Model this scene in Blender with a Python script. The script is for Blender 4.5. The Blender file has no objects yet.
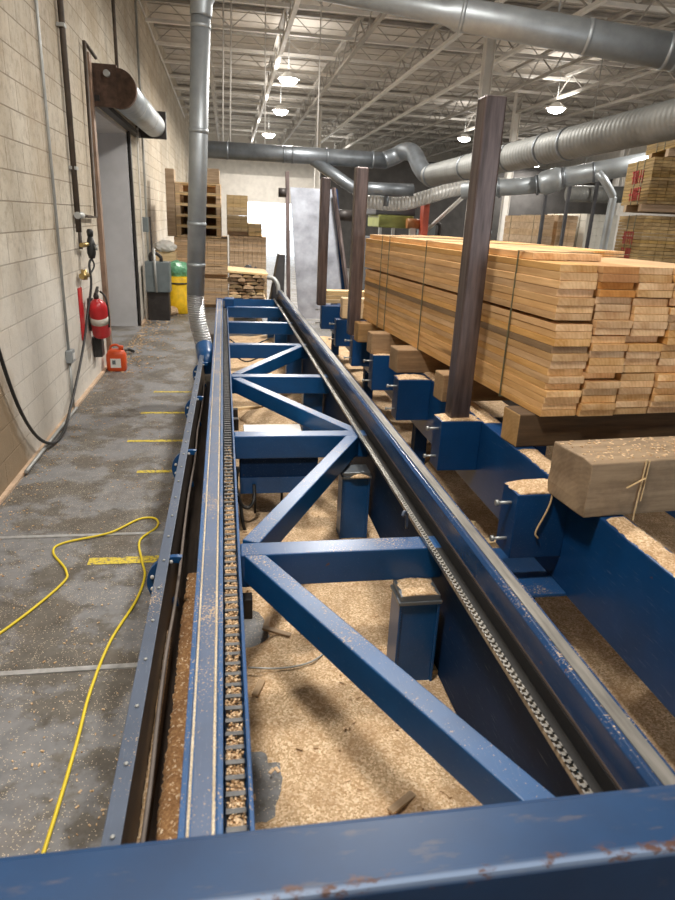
import bpy, bmesh, math, random
from mathutils import Vector, Matrix
random.seed(7)
SC = bpy.context.scene
COL = SC.collection
PI = math.pi

# ------------------------------------------------------------------ materials
def _nt(name):
    m = bpy.data.materials.new(name); m.use_nodes = True
    nt = m.node_tree; b = nt.nodes['Principled BSDF']
    return m, nt, b
def _n(nt, t, **kw):
    n = nt.nodes.new(t)
    for k, v in kw.items():
        if k in n.inputs: n.inputs[k].default_value = v
        else: setattr(n, k, v)
    return n
def _coord(nt, scale=(1, 1, 1)):
    tc = nt.nodes.new('ShaderNodeTexCoord'); mp = nt.nodes.new('ShaderNodeMapping')
    mp.inputs['Scale'].default_value = scale
    nt.links.new(tc.outputs['Object'], mp.inputs['Vector']); return mp.outputs['Vector']
def _noise(nt, vec, scale, detail=4, rough=.6):
    n = nt.nodes.new('ShaderNodeTexNoise'); n.inputs['Scale'].default_value = scale
    n.inputs['Detail'].default_value = detail; n.inputs['Roughness'].default_value = rough
    nt.links.new(vec, n.inputs['Vector']); return n.outputs['Fac']
def _ramp(nt, fac, stops, const=False):
    r = nt.nodes.new('ShaderNodeValToRGB'); e = r.color_ramp.elements
    if const: r.color_ramp.interpolation = 'CONSTANT'
    while len(e) < len(stops): e.new(0.5)
    for el, (p, c) in zip(e, stops):
        el.position = p; el.color = (*c, 1) if len(c) == 3 else c
    nt.links.new(fac, r.inputs['Fac']); return r.outputs['Color']
def _mix(nt, fac, a, b, mode='MIX'):
    m = nt.nodes.new('ShaderNodeMix'); m.data_type = 'RGBA'; m.blend_type = mode
    if hasattr(fac, 'links') or hasattr(fac, 'is_linked'): nt.links.new(fac, m.inputs[0])
    else: m.inputs[0].default_value = fac
    for v, i in ((a, 6), (b, 7)):
        if isinstance(v, tuple): m.inputs[i].default_value = (*v, 1)
        else: nt.links.new(v, m.inputs[i])
    return m.outputs[2]
def _math(nt, op, a, b=None):
    m = nt.nodes.new('ShaderNodeMath'); m.operation = op
    for v, i in ((a, 0), (b, 1)):
        if v is None: continue
        if isinstance(v, (int, float)): m.inputs[i].default_value = v
        else: nt.links.new(v, m.inputs[i])
    return m.outputs[0]
def _bump(nt, b, h, strength=.3, dist=.01):
    n = nt.nodes.new('ShaderNodeBump'); n.inputs['Strength'].default_value = strength; n.inputs['Distance'].default_value = dist
    nt.links.new(h, n.inputs['Height']); nt.links.new(n.outputs['Normal'], b.inputs['Normal'])

def plain(name, c, rough=.5, metal=0., var=.25, scale=6., bump=0., stretch=(1, 1, 1)):
    """paint, plastic or metal with gentle uneven tone"""
    m, nt, b = _nt(name)
    v = _coord(nt, stretch); f = _noise(nt, v, scale, 5)
    d = tuple(x * (1 - var) for x in c); l = tuple(min(1, x * (1 + var)) for x in c)
    nt.links.new(_ramp(nt, f, [(.3, d), (.7, l)]), b.inputs['Base Color'])
    b.inputs['Roughness'].default_value = rough; b.inputs['Metallic'].default_value = metal
    if bump: _bump(nt, b, f, bump)
    return m

def painted(name, c, dust=.5, rough=.33):
    """worn gloss paint, sawdust settled on upward faces, fine scratches and a few rust chips"""
    m, nt, b = _nt(name)
    if rough > .55: b.inputs['Specular IOR Level'].default_value = .12
    v = _coord(nt)
    f = _noise(nt, v, 3, 5)
    col = _ramp(nt, f, [(.3, tuple(x * .8 for x in c)), (.7, tuple(x * 1.2 for x in c))])
    sv = _coord(nt, (60, 4, 60)); sc = _noise(nt, sv, 3, 3)
    s = _ramp(nt, sc, [(.62, (0, 0, 0)), (.75, (.35, .35, .35))])
    col = _mix(nt, s, col, (.22, .27, .36))
    rf = _noise(nt, v, 22, 4)
    col = _mix(nt, _ramp(nt, rf, [(.71, (0, 0, 0)), (.74, (.8, .8, .8))]), col, (.12, .055, .03))
    g = nt.nodes.new('ShaderNodeNewGeometry'); sp = nt.nodes.new('ShaderNodeSeparateXYZ')
    nt.links.new(g.outputs['Normal'], sp.inputs[0])
    up = _ramp(nt, sp.outputs['Z'], [(.75, (0, 0, 0)), (.95, (1, 1, 1))])
    d1 = _noise(nt, v, 140, 3); d2 = _noise(nt, v, 4, 4)
    spk = _math(nt, 'ADD', d1, _math(nt, 'MULTIPLY', d2, .6))
    dm = _ramp(nt, spk, [(min(.97, 1.0 - .06 * dust), (0, 0, 0)), (min(1., 1.06 - .06 * dust), (.8, .8, .8))])
    film = _math(nt, 'MULTIPLY', up, .05 * dust)
    col = _mix(nt, film, col, (.55, .5, .42))
    dd = _math(nt, 'MULTIPLY', up, _math(nt, 'MULTIPLY', dm, 1. if dust > .05 else 0.))
    col = _mix(nt, dd, col, (.60, .43, .25))
    nt.links.new(col, b.inputs['Base Color'])
    rr = _math(nt, 'ADD', rough, _math(nt, 'MULTIPLY', dd, .5))
    nt.links.new(rr, b.inputs['Roughness'])
    return m

def edge_highlight_rust():
    """near beam: paint with its edge highlight put in as a pale front line, rust where it has chipped off"""
    m, nt, b = _nt('highlight_rust_paint'); v = _coord(nt); f = _noise(nt, v, 3, 5); sp = nt.nodes.new('ShaderNodeSeparateXYZ'); nt.links.new(v, sp.inputs[0])
    col = _ramp(nt, f, [(.3, (.003, .030, .095)), (.7, (.005, .050, .15))])
    stn = _noise(nt, _coord(nt, (2, 9, 2)), 3.5, 6, .65)
    col = _mix(nt, _ramp(nt, stn, [(.58, (0, 0, 0)), (.66, (.35, .35, .35))]), col, (.16, .13, .11))
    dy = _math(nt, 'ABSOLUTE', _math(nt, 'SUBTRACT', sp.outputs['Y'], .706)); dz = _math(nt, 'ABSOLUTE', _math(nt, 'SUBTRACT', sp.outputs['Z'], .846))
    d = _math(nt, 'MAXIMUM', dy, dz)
    col = _mix(nt, _ramp(nt, d, [(.004, (.75, .75, .75)), (.010, (0, 0, 0))]), col, (.30, .40, .58))  # highlight painted as a pale line along the front top corner
    rn = _noise(nt, _coord(nt, (.5, 1, 1)), 26, 5, .7)
    rm = _math(nt, 'MULTIPLY', _ramp(nt, d, [(.008, (1, 1, 1)), (.026, (0, 0, 0))]), _ramp(nt, rn, [(.55, (0, 0, 0)), (.62, (.9, .9, .9))]))
    col = _mix(nt, rm, col, (.13, .055, .025))
    nt.links.new(col, b.inputs['Base Color']); b.inputs['Roughness'].default_value = .42
    return m
def wood(name, side=((.50, .30, .14), (.72, .48, .25)), end=((.52, .33, .16), (.74, .52, .30)), axis='Y', rnd=.25, stain=0.):
    """sawn softwood: stretched grain along the length, curved growth rings on the ends, its tone different on every object"""
    m, nt, b = _nt(name)
    oi = nt.nodes.new('ShaderNodeObjectInfo')
    tc = nt.nodes.new('ShaderNodeTexCoord')
    add = nt.nodes.new('ShaderNodeVectorMath'); add.operation = 'ADD'
    cmb = nt.nodes.new('ShaderNodeCombineXYZ')
    r10 = _math(nt, 'MULTIPLY', oi.outputs['Random'], 17.3)
    for i in range(3): nt.links.new(r10, cmb.inputs[i])
    nt.links.new(tc.outputs['Object'], add.inputs[0]); nt.links.new(cmb.outputs[0], add.inputs[1])
    mp = nt.nodes.new('ShaderNodeMapping')
    mp.inputs['Scale'].default_value = (14, 1.2, 14) if axis == 'Y' else ((1.2, 14, 14) if axis == 'X' else (14, 14, 1.2))
    nt.links.new(add.outputs[0], mp.inputs['Vector'])
    g = _noise(nt, mp.outputs['Vector'], 2.2, 6, .65)
    sidec = _ramp(nt, g, [(.3, side[0]), (.52, tuple((a + c) / 2 for a, c in zip(*side))), (.72, side[1])])
    kn = nt.nodes.new('ShaderNodeTexVoronoi'); kn.inputs['Scale'].default_value = .35
    nt.links.new(mp.outputs['Vector'], kn.inputs['Vector'])
    sidec = _mix(nt, _ramp(nt, kn.outputs['Distance'], [(.06, (.85, .85, .85)), (.11, (0, 0, 0))]), sidec, tuple(x * .45 for x in side[0]))
    # rings on the end: distance from a pith below the board
    mp2 = nt.nodes.new('ShaderNodeMapping')
    mp2.inputs['Scale'].default_value = (1, .02, 1.) if axis == 'Y' else (.02, 1, 1)
    mp2.inputs['Location'].default_value = (.03, .03, .06)
    nt.links.new(tc.outputs['Object'], mp2.inputs['Vector'])
    w = nt.nodes.new('ShaderNodeTexWave'); w.wave_type = 'RINGS'; w.rings_direction = 'Y' if axis == 'Y' else 'X'
    w.inputs['Scale'].default_value = 16; w.inputs['Distortion'].default_value = 6.; w.inputs['Detail'].default_value = 3
    nt.links.new(mp2.outputs['Vector'], w.inputs['Vector'])
    big = _noise(nt, add.outputs[0], 9, 4)
    endc = _mix(nt, .16, _ramp(nt, big, [(.3, end[0]), (.7, end[1])]), _ramp(nt, w.outputs['Fac'], [(.2, end[1]), (.9, end[0])]))
    sp = nt.nodes.new('ShaderNodeSeparateXYZ')
    gm = nt.nodes.new('ShaderNodeTexCoord'); nt.links.new(gm.outputs['Normal'], sp.inputs[0])
    isend = _ramp(nt, _math(nt, 'ABSOLUTE', sp.outputs[axis]), [(.6, (0, 0, 0)), (.8, (1, 1, 1))])
    col = _mix(nt, isend, sidec, endc)
    hsv = nt.nodes.new('ShaderNodeHueSaturation')
    rv = _math(nt, 'FRACT', _math(nt, 'MULTIPLY', oi.outputs['Random'], 7.77))
    nt.links.new(_math(nt, 'ADD', 1 - rnd * .6, _math(nt, 'MULTIPLY', rv, rnd)), hsv.inputs['Value'])
    nt.links.new(_math(nt, 'ADD', .92, _math(nt, 'MULTIPLY', oi.outputs['Random'], .22)), hsv.inputs['Saturation'])
    nt.links.new(col, hsv.inputs['Color'])
    col = hsv.outputs[0]
    if stain:
        sn = _noise(nt, add.outputs[0], 3.5, 6, .7)
        col = _mix(nt, _ramp(nt, sn, [(.45, (0, 0, 0)), (.75, (stain,) * 3)]), col, (.10, .075, .05))
    nt.links.new(col, b.inputs['Base Color']); b.inputs['Roughness'].default_value = .75
    _bump(nt, b, g, .15, .004)
    return m

def sawdust_mat(name, a=(.50, .31, .15), c=(.92, .70, .46), d=(.40, .23, .11), scale=1.):
    m, nt, b = _nt(name)
    v = _coord(nt)
    vo = nt.nodes.new('ShaderNodeTexVoronoi'); vo.inputs['Scale'].default_value = 150 * scale
    nt.links.new(v, vo.inputs['Vector'])
    sx = nt.nodes.new('ShaderNodeSeparateColor'); nt.links.new(vo.outputs['Color'], sx.inputs[0])
    f = _noise(nt, v, 7, 5, .7)
    col = _ramp(nt, sx.outputs[0], [(0, a), (.55, tuple((x + y) / 2 for x, y in zip(a, c))), (.85, c), (1, (.9, .72, .5))])
    col = _mix(nt, _ramp(nt, f, [(.42, (0, 0, 0)), (.68, (.6, .6, .6))]), col, d)
    nt.links.new(col, b.inputs['Base Color']); b.inputs['Roughness'].default_value = .95
    _bump(nt, b, _math(nt, 'ADD', sx.outputs[1], f), .7, .008)
    return m

def concrete_mat():
    m, nt, b = _nt('concrete')
    v = _coord(nt)
    f = _noise(nt, v, 1.1, 8, .6); f2 = _noise(nt, v, 9, 6, .7)
    col = _ramp(nt, f2, [(.3, (.075, .066, .055)), (.7, (.165, .152, .132))])
    pf = _noise(nt, v, 1.9, 7, .68)
    col = _mix(nt, _ramp(nt, pf, [(.47, (0, 0, 0)), (.53, (.8, .8, .8))]), col, _ramp(nt, f2, [(.3, (.17, .175, .185)), (.7, (.27, .272, .28))]))
    # brown dirt and pale sawdust specks trodden on
    dirt = _noise(nt, v, 2.3, 6, .7)
    col = _mix(nt, _ramp(nt, dirt, [(.52, (0, 0, 0)), (.72, (.5, .5, .5))]), col, (.12, .09, .065))
    vo = nt.nodes.new('ShaderNodeTexVoronoi'); vo.inputs['Scale'].default_value = 190
    nt.links.new(v, vo.inputs['Vector'])
    sx = nt.nodes.new('ShaderNodeSeparateColor'); nt.links.new(vo.outputs['Color'], sx.inputs[0])
    dens = _noise(nt, v, 2.6, 5)
    msk = _math(nt, 'MULTIPLY', _math(nt, 'GREATER_THAN', _math(nt, 'ADD', sx.outputs[0], _math(nt, 'MULTIPLY', dens, .6)), 1.17),
                _math(nt, 'LESS_THAN', vo.outputs['Distance'], .40))
    col = _mix(nt, msk, col, (.62, .52, .38))
    nt.links.new(col, b.inputs['Base Color'])
    nt.links.new(_math(nt, 'ADD', .30, _math(nt, 'MULTIPLY', f2, .45)), b.inputs['Roughness'])
    _bump(nt, b, f2, .08, .004)
    return m

def block_mat():
    m, nt, b = _nt('painted_block')
    tc = nt.nodes.new('ShaderNodeTexCoord'); sp = nt.nodes.new('ShaderNodeSeparateXYZ'); cb = nt.nodes.new('ShaderNodeCombineXYZ')
    nt.links.new(tc.outputs['Object'], sp.inputs[0]); nt.links.new(sp.outputs['Y'], cb.inputs[0]); nt.links.new(sp.outputs['Z'], cb.inputs[1])
    br = nt.nodes.new('ShaderNodeTexBrick'); br.offset = .5
    for k, x in (('Scale', 1.), ('Mortar Size', .006), ('Mortar Smooth', .4), ('Brick Width', .416), ('Row Height', .208)): br.inputs[k].default_value = x
    br.inputs['Color1'].default_value = (.60, .54, .44, 1); br.inputs['Color2'].default_value = (.50, .45, .36, 1); br.inputs['Mortar'].default_value = (.24, .20, .15, 1)
    nt.links.new(cb.outputs[0], br.inputs['Vector'])
    v = tc.outputs['Object']
    f = _noise(nt, v, 1.2, 7, .65); f2 = _noise(nt, v, 14, 6, .7)
    col = _mix(nt, _ramp(nt, f, [(.42, (0, 0, 0)), (.66, (.75, .75, .75))]), br.outputs['Color'], (.38, .30, .20))
    col = _mix(nt, _ramp(nt, f2, [(.3, (.7, .7, .7)), (.52, (0, 0, 0))]), col, (.28, .23, .17))
    lowz = _ramp(nt, _math(nt, 'ADD', _math(nt, 'MULTIPLY', sp.outputs['Z'], .4), _math(nt, 'MULTIPLY', f, .35)), [(.55, (.55, .55, .55)), (.85, (0, 0, 0))])
    col = _mix(nt, lowz, col, (.76, .74, .70))
    # brown water stain low down near the corner the hose hangs in
    st = _math(nt, 'ADD', _math(nt, 'ADD', _math(nt, 'MULTIPLY', sp.outputs['Y'], -1.3), _math(nt, 'MULTIPLY', sp.outputs['Z'], -1.)), _math(nt, 'MULTIPLY', f, 1.2))
    col = _mix(nt, _ramp(nt, _math(nt, 'ADD', st, 6.45), [(.30, (0, 0, 0)), (.75, (.85, .85, .85))]), col, (.22, .14, .06))
    nt.links.new(col, b.inputs['Base Color']); b.inputs['Roughness'].default_value = .8
    h = _math(nt, 'ADD', _math(nt, 'MULTIPLY', br.outputs['Fac'], -1.), _math(nt, 'MULTIPLY', f2, .6))
    _bump(nt, b, h, .5, .012)
    return m

def rings_metal(name, c, rough, axis, scale, depth=.35, metal=.85):
    """spiral duct: metal with helical ridges"""
    m, nt, b = _nt(name)
    tc = nt.nodes.new('ShaderNodeTexCoord')
    w = nt.nodes.new('ShaderNodeTexWave'); w.bands_direction = axis; w.inputs['Scale'].default_value = scale; w.inputs['Distortion'].default_value = .2
    nt.links.new(tc.outputs['Object'], w.inputs['Vector'])
    f = _noise(nt, tc.outputs['Object'], 4, 4)
    nt.links.new(_ramp(nt, f, [(.3, tuple(x * .8 for x in c)), (.7, tuple(x * 1.15 for x in c))]), b.inputs['Base Color'])
    b.inputs['Metallic'].default_value = metal; b.inputs['Roughness'].default_value = rough
    _bump(nt, b, w.outputs['Fac'], depth, .02)
    return m

def glow(name, c, s):
    m, nt, b = _nt(name)
    b.inputs['Base Color'].default_value = (.9, .9, .9, 1)
    b.inputs['Emission Color'].default_value = (*c, 1); b.inputs['Emission Strength'].default_value = s
    return m

BLUE = painted('blue_paint', (.004, .066, .205), .5)
BLUE_CLEAN = painted('blue_paint_clean', (.004, .050, .165), 0.)
BLUE_DUSTY = painted('blue_paint_dusty', (.007, .085, .25), 1.5, .33)
SHADEBLUE = painted('shade_blue_paint', (.005, .024, .075), .2, .6)  # blue darkened to carry the shade on the skirt plate; other low parts share it
WORN = plain('worn_steel', (.42, .43, .43), .38, .8, .3, 9, 0, (6, .5, 6))
WORN_DARK = plain('worn_rail', (.23, .22, .20), .5, .5, .35, 9, 0, (6, .5, 6))
CHANNEL_BED = painted('channel_bed', (.055, .10, .20), 1.5, .45)
PALEDUST = sawdust_mat('pale_dust', (.62, .50, .34), (.95, .82, .62), (.40, .30, .2), 2.)
GREYBLUE = painted('grey_blue_paint', (.075, .10, .15), .2, .45)
BLACKSTEEL = plain('black_steel', (.035, .03, .028), .55, .3, .35, 8)
CHAINSTEEL = plain('chain_steel', (.42, .40, .36), .35, .85, .3, 25)
BROWNSTEEL = plain('mill_scale_steel', (.12, .092, .088), .38, .55, .5, 5, 0, (5, 5, .5))
GALV = plain('galvanized', (.34, .37, .39), .46, .55, .15, 5)
GALVDARK = plain('dull_galvanized', (.20, .22, .24), .42, .7, .25, 5)
FLEX = rings_metal('flexible_duct', (.62, .63, .64), .3, 'Z', 14, .9)
SPIRAL = rings_metal('spiral_duct', (.22, .225, .215), .55, 'X', 5, .22, .4)
WHITEDUCT = rings_metal('pale_duct', (.62, .62, .60), .4, 'X', 4.5, .7, .3)
RED = plain('red_enamel', (.52, .025, .03), .3, 0, .15)
BLACKRUB = plain('black_rubber', (.02, .02, .02), .5, 0, .2)
BRASS = plain('brass', (.45, .33, .14), .35, .9, .2)
WHITEPAINT = plain('white_paint', (.70, .69, .66), .5, 0, .08)
CREAM = plain('cream_steel', (.62, .60, .53), .5, 0, .1)
CONDUIT = plain('conduit_grey', (.42, .43, .42), .45, .4, .15)
RUSTPIPE = plain('dark_pipe', (.085, .065, .05), .6, .3, .4, 6)
PEACH = plain('floor_edge', (.55, .40, .28), .7, 0, .25, 10)
ORANGE = plain('orange_plastic', (.60, .075, .012), .4, 0, .12)
YELLOW = plain('yellow_plastic', (.80, .50, .01), .55, 0, .2, 12, .4)
GREENBAG = plain('green_film', (.14, .38, .22), .4, 0, .35, 14, .5)
CORD = plain('cord_yellow', (.78, .60, .03), .45, 0, .1)
def worn_mark():
    m, nt, b = _nt('yellow_line'); v = _coord(nt); f = _noise(nt, v, 45, 5, .7)
    nt.links.new(_ramp(nt, f, [(.40, (.17, .155, .13)), (.50, (.62, .48, .04)), (.7, (.74, .60, .10))]), b.inputs['Base Color']); b.inputs['Roughness'].default_value = .7
    return m
YMARK = worn_mark()
GREYBOX = plain('grey_enamel', (.15, .18, .19), .45, .2, .15)
DOORGREY = plain('door_grey', (.40, .40, .40), .6, 0, .12, 3)
SHEET = plain('white_blue_sheet', (.30, .32, .37), .5, .1, .4, 3)
CEIL = plain('roof_deck', (.50, .465, .42), .8, 0, .15, 2)
JOIST = plain('joist_paint', (.36, .34, .31), .6, 0, .2, 3)
JOISTW = plain('joist_white', (.68, .66, .62), .5, 0, .1, 3)
WALLW = plain('end_wall_paint', (.66, .63, .58), .8, 0, .12, 4)
MACHGREEN = plain('machine_green', (.22, .24, .06), .5, 0, .2)
MACHRED = plain('machine_red', (.36, .06, .03), .5, 0, .2)
DARK = plain('dark_machine', (.05, .05, .055), .5, .2, .3)
INK = plain('red_stencil', (.42, .05, .04), .8, 0, .1)
STRAP = plain('green_strap', (.14, .13, .07), .5, 0, .2)
PINE = wood('pine', ((.56, .31, .125), (.84, .54, .26)), ((.58, .30, .115), (.95, .66, .37)), 'Y', .38)
PINE_RICH = wood('pine_rich', ((.46, .245, .095), (.66, .38, .16)), ((.50, .20, .055), (.74, .36, .12)))
PINE_DARK = wood('pine_dark', ((.20, .12, .06), (.36, .24, .13)), ((.24, .14, .07), (.4, .27, .15)))
TIMBERW = wood('timber', ((.24, .16, .09), (.46, .33, .20)), ((.24, .165, .10), (.40, .29, .18)), 'X', .12, .8)
BOLSTER_DARK = wood('bark_bolster', ((.055, .035, .02), (.15, .095, .055)), ((.36, .22, .10), (.54, .36, .19)), 'X', .2, .4)
BOLSTER = wood('bolster_wood', ((.24, .14, .065), (.46, .29, .145)), ((.34, .20, .09), (.54, .36, .19)), 'X', .3, .5)
PALLETW = wood('pallet_wood', ((.56, .40, .21), (.84, .64, .38)), ((.56, .40, .22), (.84, .64, .40)), 'X', .3)
BROWNW = wood('brown_lumber', ((.40, .27, .155), (.74, .54, .36)), ((.44, .30, .17), (.74, .55, .36)), 'X', .4)
PACKW = wood('packed_lumber', ((.26, .17, .06), (.46, .32, .13)), ((.22, .135, .05), (.58, .40, .18)), 'Y', .25)
SAWDUST = sawdust_mat('sawdust')
SAWDARK = sawdust_mat('dark_sawdust', (.30, .15, .06), (.50, .28, .12), (.16, .07, .03))
CONCRETE = concrete_mat()
BLOCK = block_mat()
LAMP = glow('lamp_glow', (1, .97, .92), 45)

# ------------------------------------------------------------------ geometry
def box(bm, x0, x1, y0, y1, z0, z1, M=None):
    vs = [bm.verts.new(p) for p in ((x0, y0, z0), (x1, y0, z0), (x1, y1, z0), (x0, y1, z0), (x0, y0, z1), (x1, y0, z1), (x1, y1, z1), (x0, y1, z1))]
    if M is not None:
        for v in vs: v.co = M @ v.co
    for f in ((3, 2, 1, 0), (4, 5, 6, 7), (0, 1, 5, 4), (1, 2, 6, 5), (2, 3, 7, 6), (3, 0, 4, 7)): bm.faces.new([vs[i] for i in f])
def frame_of(d, up=Vector((0, 0, 1))):
    d = d.normalized()
    if abs(d.dot(up)) > .98: up = Vector((0, 1, 0))
    s = d.cross(up).normalized(); u = s.cross(d).normalized()
    return s, u
def bar(bm, a, b, w, h):
    """rectangular bar from a to b, w across, h upwards, axis in the middle"""
    a = Vector(a); b = Vector(b); s, u = frame_of(b - a)
    r = [s * w / 2 * i + u * h / 2 * j for i, j in ((-1, -1), (1, -1), (1, 1), (-1, 1))]
    A = [bm.verts.new(a + q) for q in r]; B = [bm.verts.new(b + q) for q in r]
    bm.faces.new(A[::-1]); bm.faces.new(B)
    for i in range(4): bm.faces.new((A[i], A[(i + 1) % 4], B[(i + 1) % 4], B[i]))
def tube(bm, pts, r, n=12, cap=True):
    pts = [Vector(p) for p in pts]; rings = []; up = None
    for i, p in enumerate(pts):
        d = (pts[min(i + 1, len(pts) - 1)] - pts[max(i - 1, 0)])
        if up is None: s, u = frame_of(d)
        else:
            dn = d.normalized(); s = dn.cross(up)
            if s.length < 1e-4: s, u = frame_of(d)
            else: s.normalize(); u = s.cross(dn).normalized()
        up = u
        rr = r[i] if isinstance(r, (list, tuple)) else r
        rings.append([bm.verts.new(p + s * math.cos(2 * PI * k / n) * rr + u * math.sin(2 * PI * k / n) * rr) for k in range(n)])
    for A, B in zip(rings, rings[1:]):
        for k in range(n): f = bm.faces.new((A[k], A[(k + 1) % n], B[(k + 1) % n], B[k])); f.smooth = True
    if cap: bm.faces.new(rings[0][::-1]); bm.faces.new(rings[-1])
def spline(pts, k=8):
    P = [Vector(p) for p in pts]; P = [P[0] * 2 - P[1]] + P + [P[-1] * 2 - P[-2]]; out = []
    for i in range(1, len(P) - 2):
        for j in range(k):
            t = j / k; a, b, c, d = P[i - 1:i + 3]
            out.append(.5 * ((2 * b) + (c - a) * t + (2 * a - 5 * b + 4 * c - d) * t * t + (3 * b - a - 3 * c + d) * t ** 3))
    out.append(P[-2]); return out
def lathe(bm, prof, n=24, M=None):
    """prof: (radius, z)"""
    rings = []
    for r, z in prof:
        ring = [bm.verts.new((r * math.cos(2 * PI * k / n), r * math.sin(2 * PI * k / n), z)) for k in range(n)]
        if M is not None:
            for v in ring: v.co = M @ v.co
        rings.append(ring)
    for A, B in zip(rings, rings[1:]):
        for k in range(n): f = bm.faces.new((A[k], A[(k + 1) % n], B[(k + 1) % n], B[k])); f.smooth = True
    bm.faces.new(rings[0][::-1]); bm.faces.new(rings[-1])
def extrude_y(bm, prof, y0, y1):
    """closed outline in x,z swept along y"""
    A = [bm.verts.new((x, y0, z)) for x, z in prof]; B = [bm.verts.new((x, y1, z)) for x, z in prof]
    n = len(prof)
    bm.faces.new(A); bm.faces.new(B[::-1])
    for i in range(n): bm.faces.new((A[(i + 1) % n], A[i], B[i], B[(i + 1) % n]))
def BM(): return bmesh.new()
def boxes(*bs):
    bm = BM()
    for b in bs: box(bm, *b)
    return bm
def tubes(r, *paths, n=12):
    bm = BM()
    for p in paths: tube(bm, p, r, n)
    return bm
def bars(w, h, *ab):
    bm = BM()
    for a, b in ab: bar(bm, a, b, w, h)
    return bm

def obj(name, bm, mat, parent=None, bevel=0., local=False):
    bmesh.ops.recalc_face_normals(bm, faces=bm.faces)
    me = bpy.data.meshes.new(name); bm.to_mesh(me); bm.free()
    me.materials.append(mat)
    o = bpy.data.objects.new(name, me); COL.objects.link(o)
    if parent is not None:
        o.parent = parent
        if not local:
            top = parent
            off = Vector((0, 0, 0))
            while top is not None: off += top.location; top = top.parent
            o.location = -off
    if bevel:
        md = o.modifiers.new('edge', 'BEVEL'); md.width = bevel; md.segments = 2; md.limit_method = 'ANGLE'
    return o
def tag(o, label, cat, group=None, kind=None):
    o['label'] = label; o['category'] = cat
    if group: o['group'] = group
    if kind: o['kind'] = kind
    return o
def thing(name, label, cat, loc=(0, 0, 0), rz=0., group=None):
    o = bpy.data.objects.new(name, None); COL.objects.link(o)
    o.location = loc; o.rotation_euler = (0, 0, rz); o.empty_display_size = .05
    return tag(o, label, cat, group)
def struct(name, bm, mat, parent=None, bevel=0.):
    o = obj(name, bm, mat, parent, bevel)
    if parent is None: o['kind'] = 'structure'
    return o
def dup(root, loc, rz=None, label=None, group=None, scale=None):
    r = root.copy(); COL.objects.link(r); r.location = loc
    if rz is not None: r.rotation_euler = (0, 0, rz)
    if label: r['label'] = label
    if group: r['group'] = group
    if scale: r.scale = scale
    for ch in list(root.children):
        c = ch.copy(); COL.objects.link(c); c.parent = r
        for g in ch.children:
            d = g.copy(); COL.objects.link(d); d.parent = c
    return r
ORD = ['bottom', 'second', 'third', 'fourth', 'fifth', 'sixth', 'seventh', 'eighth', 'ninth', 'tenth', 'eleventh', 'twelfth', 'thirteenth', 'fourteenth', 'fifteenth', 'sixteenth', 'seventeenth', 'eighteenth', 'nineteenth', 'twentieth']

# ------------------------------------------------------------------ camera
R = ((0.98633775, -0.01217701, 0.16428498), (-0.15857658, -0.34032417, 0.92684029), (0.04462401, -0.94022932, -0.33760557))
cam_d = bpy.data.cameras.new('camera'); cam = bpy.data.objects.new('camera', cam_d); COL.objects.link(cam)
Mx = Matrix([[R[i][0], -R[i][1], -R[i][2], (0, 0, 1.85)[i]] for i in range(3)] + [[0, 0, 0, 1]])
cam.matrix_world = Mx
cam_d.sensor_fit = 'VERTICAL'; cam_d.sensor_height = 36; cam_d.lens = 640 / 900 * 36
cam_d.clip_start = .05; cam_d.clip_end = 300
cam_d.dof.use_dof = True; cam_d.dof.focus_distance = 4.; cam_d.dof.aperture_fstop = 4.0
SC.camera = cam

# ------------------------------------------------------------------ the shell
WX = -1.52
struct('floor', boxes((-2.5, 16, -3, 34, -.2, 0)), CONCRETE)
D0, D1, DH = 8.5, 11.4, 3.0
struct('wall_left', boxes((WX - .3, WX, -3, D0, 0, 6), (WX - .3, WX, D0, D1, DH, 6), (WX - .3, WX, D1, 34, 0, 6)), BLOCK)
struct('wall_right', boxes((16, 16.3, -3, 34, 0, 6)), WALLW)
struct('wall_front', boxes((-1.52, 3.4, -3.3, -3, 0, 6), (6.4, 16, -3.3, -3, 0, 6), (3.4, 6.4, -3.3, -3, 3.0, 6)), WALLW)
struct('wall_far', boxes((5, 16, 34, 34.3, 0, 6), (-1.52, 5, 34, 34.3, 2.75, 6)), WALLW)
struct('ground', boxes((-30, 45, 34.3, 110, -.25, -.05)), plain('yard_concrete', (.45, .44, .42), .8, 0, .15, 2))
# partition with the open dock doorway the daylight floods through
PY = 27
struct('wall_back', boxes((WX, .40, PY, PY + .25, 0, 3.34), (2.75, 3.6, PY, PY + .25, 0, 3.34), (.40, 2.75, PY, PY + .25, 2.38, 3.34)), WALLW)
struct('wall_back_side', boxes((3.6, 16, PY, PY + .25, 0, 4.2)), plain('dark_partition', (.05, .047, .045), .8, 0, .3, 3))
bm = BM()
box(bm, -2.5, 16.3, -3, 34.3, 5.65, 5.8)
k = -3.
while k < 34:                       # deck ribs
    box(bm, -1.5, 16, k, k + .03, 5.63, 5.65); k += .6
struct('ceiling', bm, CEIL)
struct('baseboard_left', boxes((WX, WX + .035, 4.3, D0 - .05, 0, .022), (WX, WX + .03, -3, 4.3, 0, .02), (WX, WX + .05, D1, 26.9, 0, .02)), PEACH)
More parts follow.
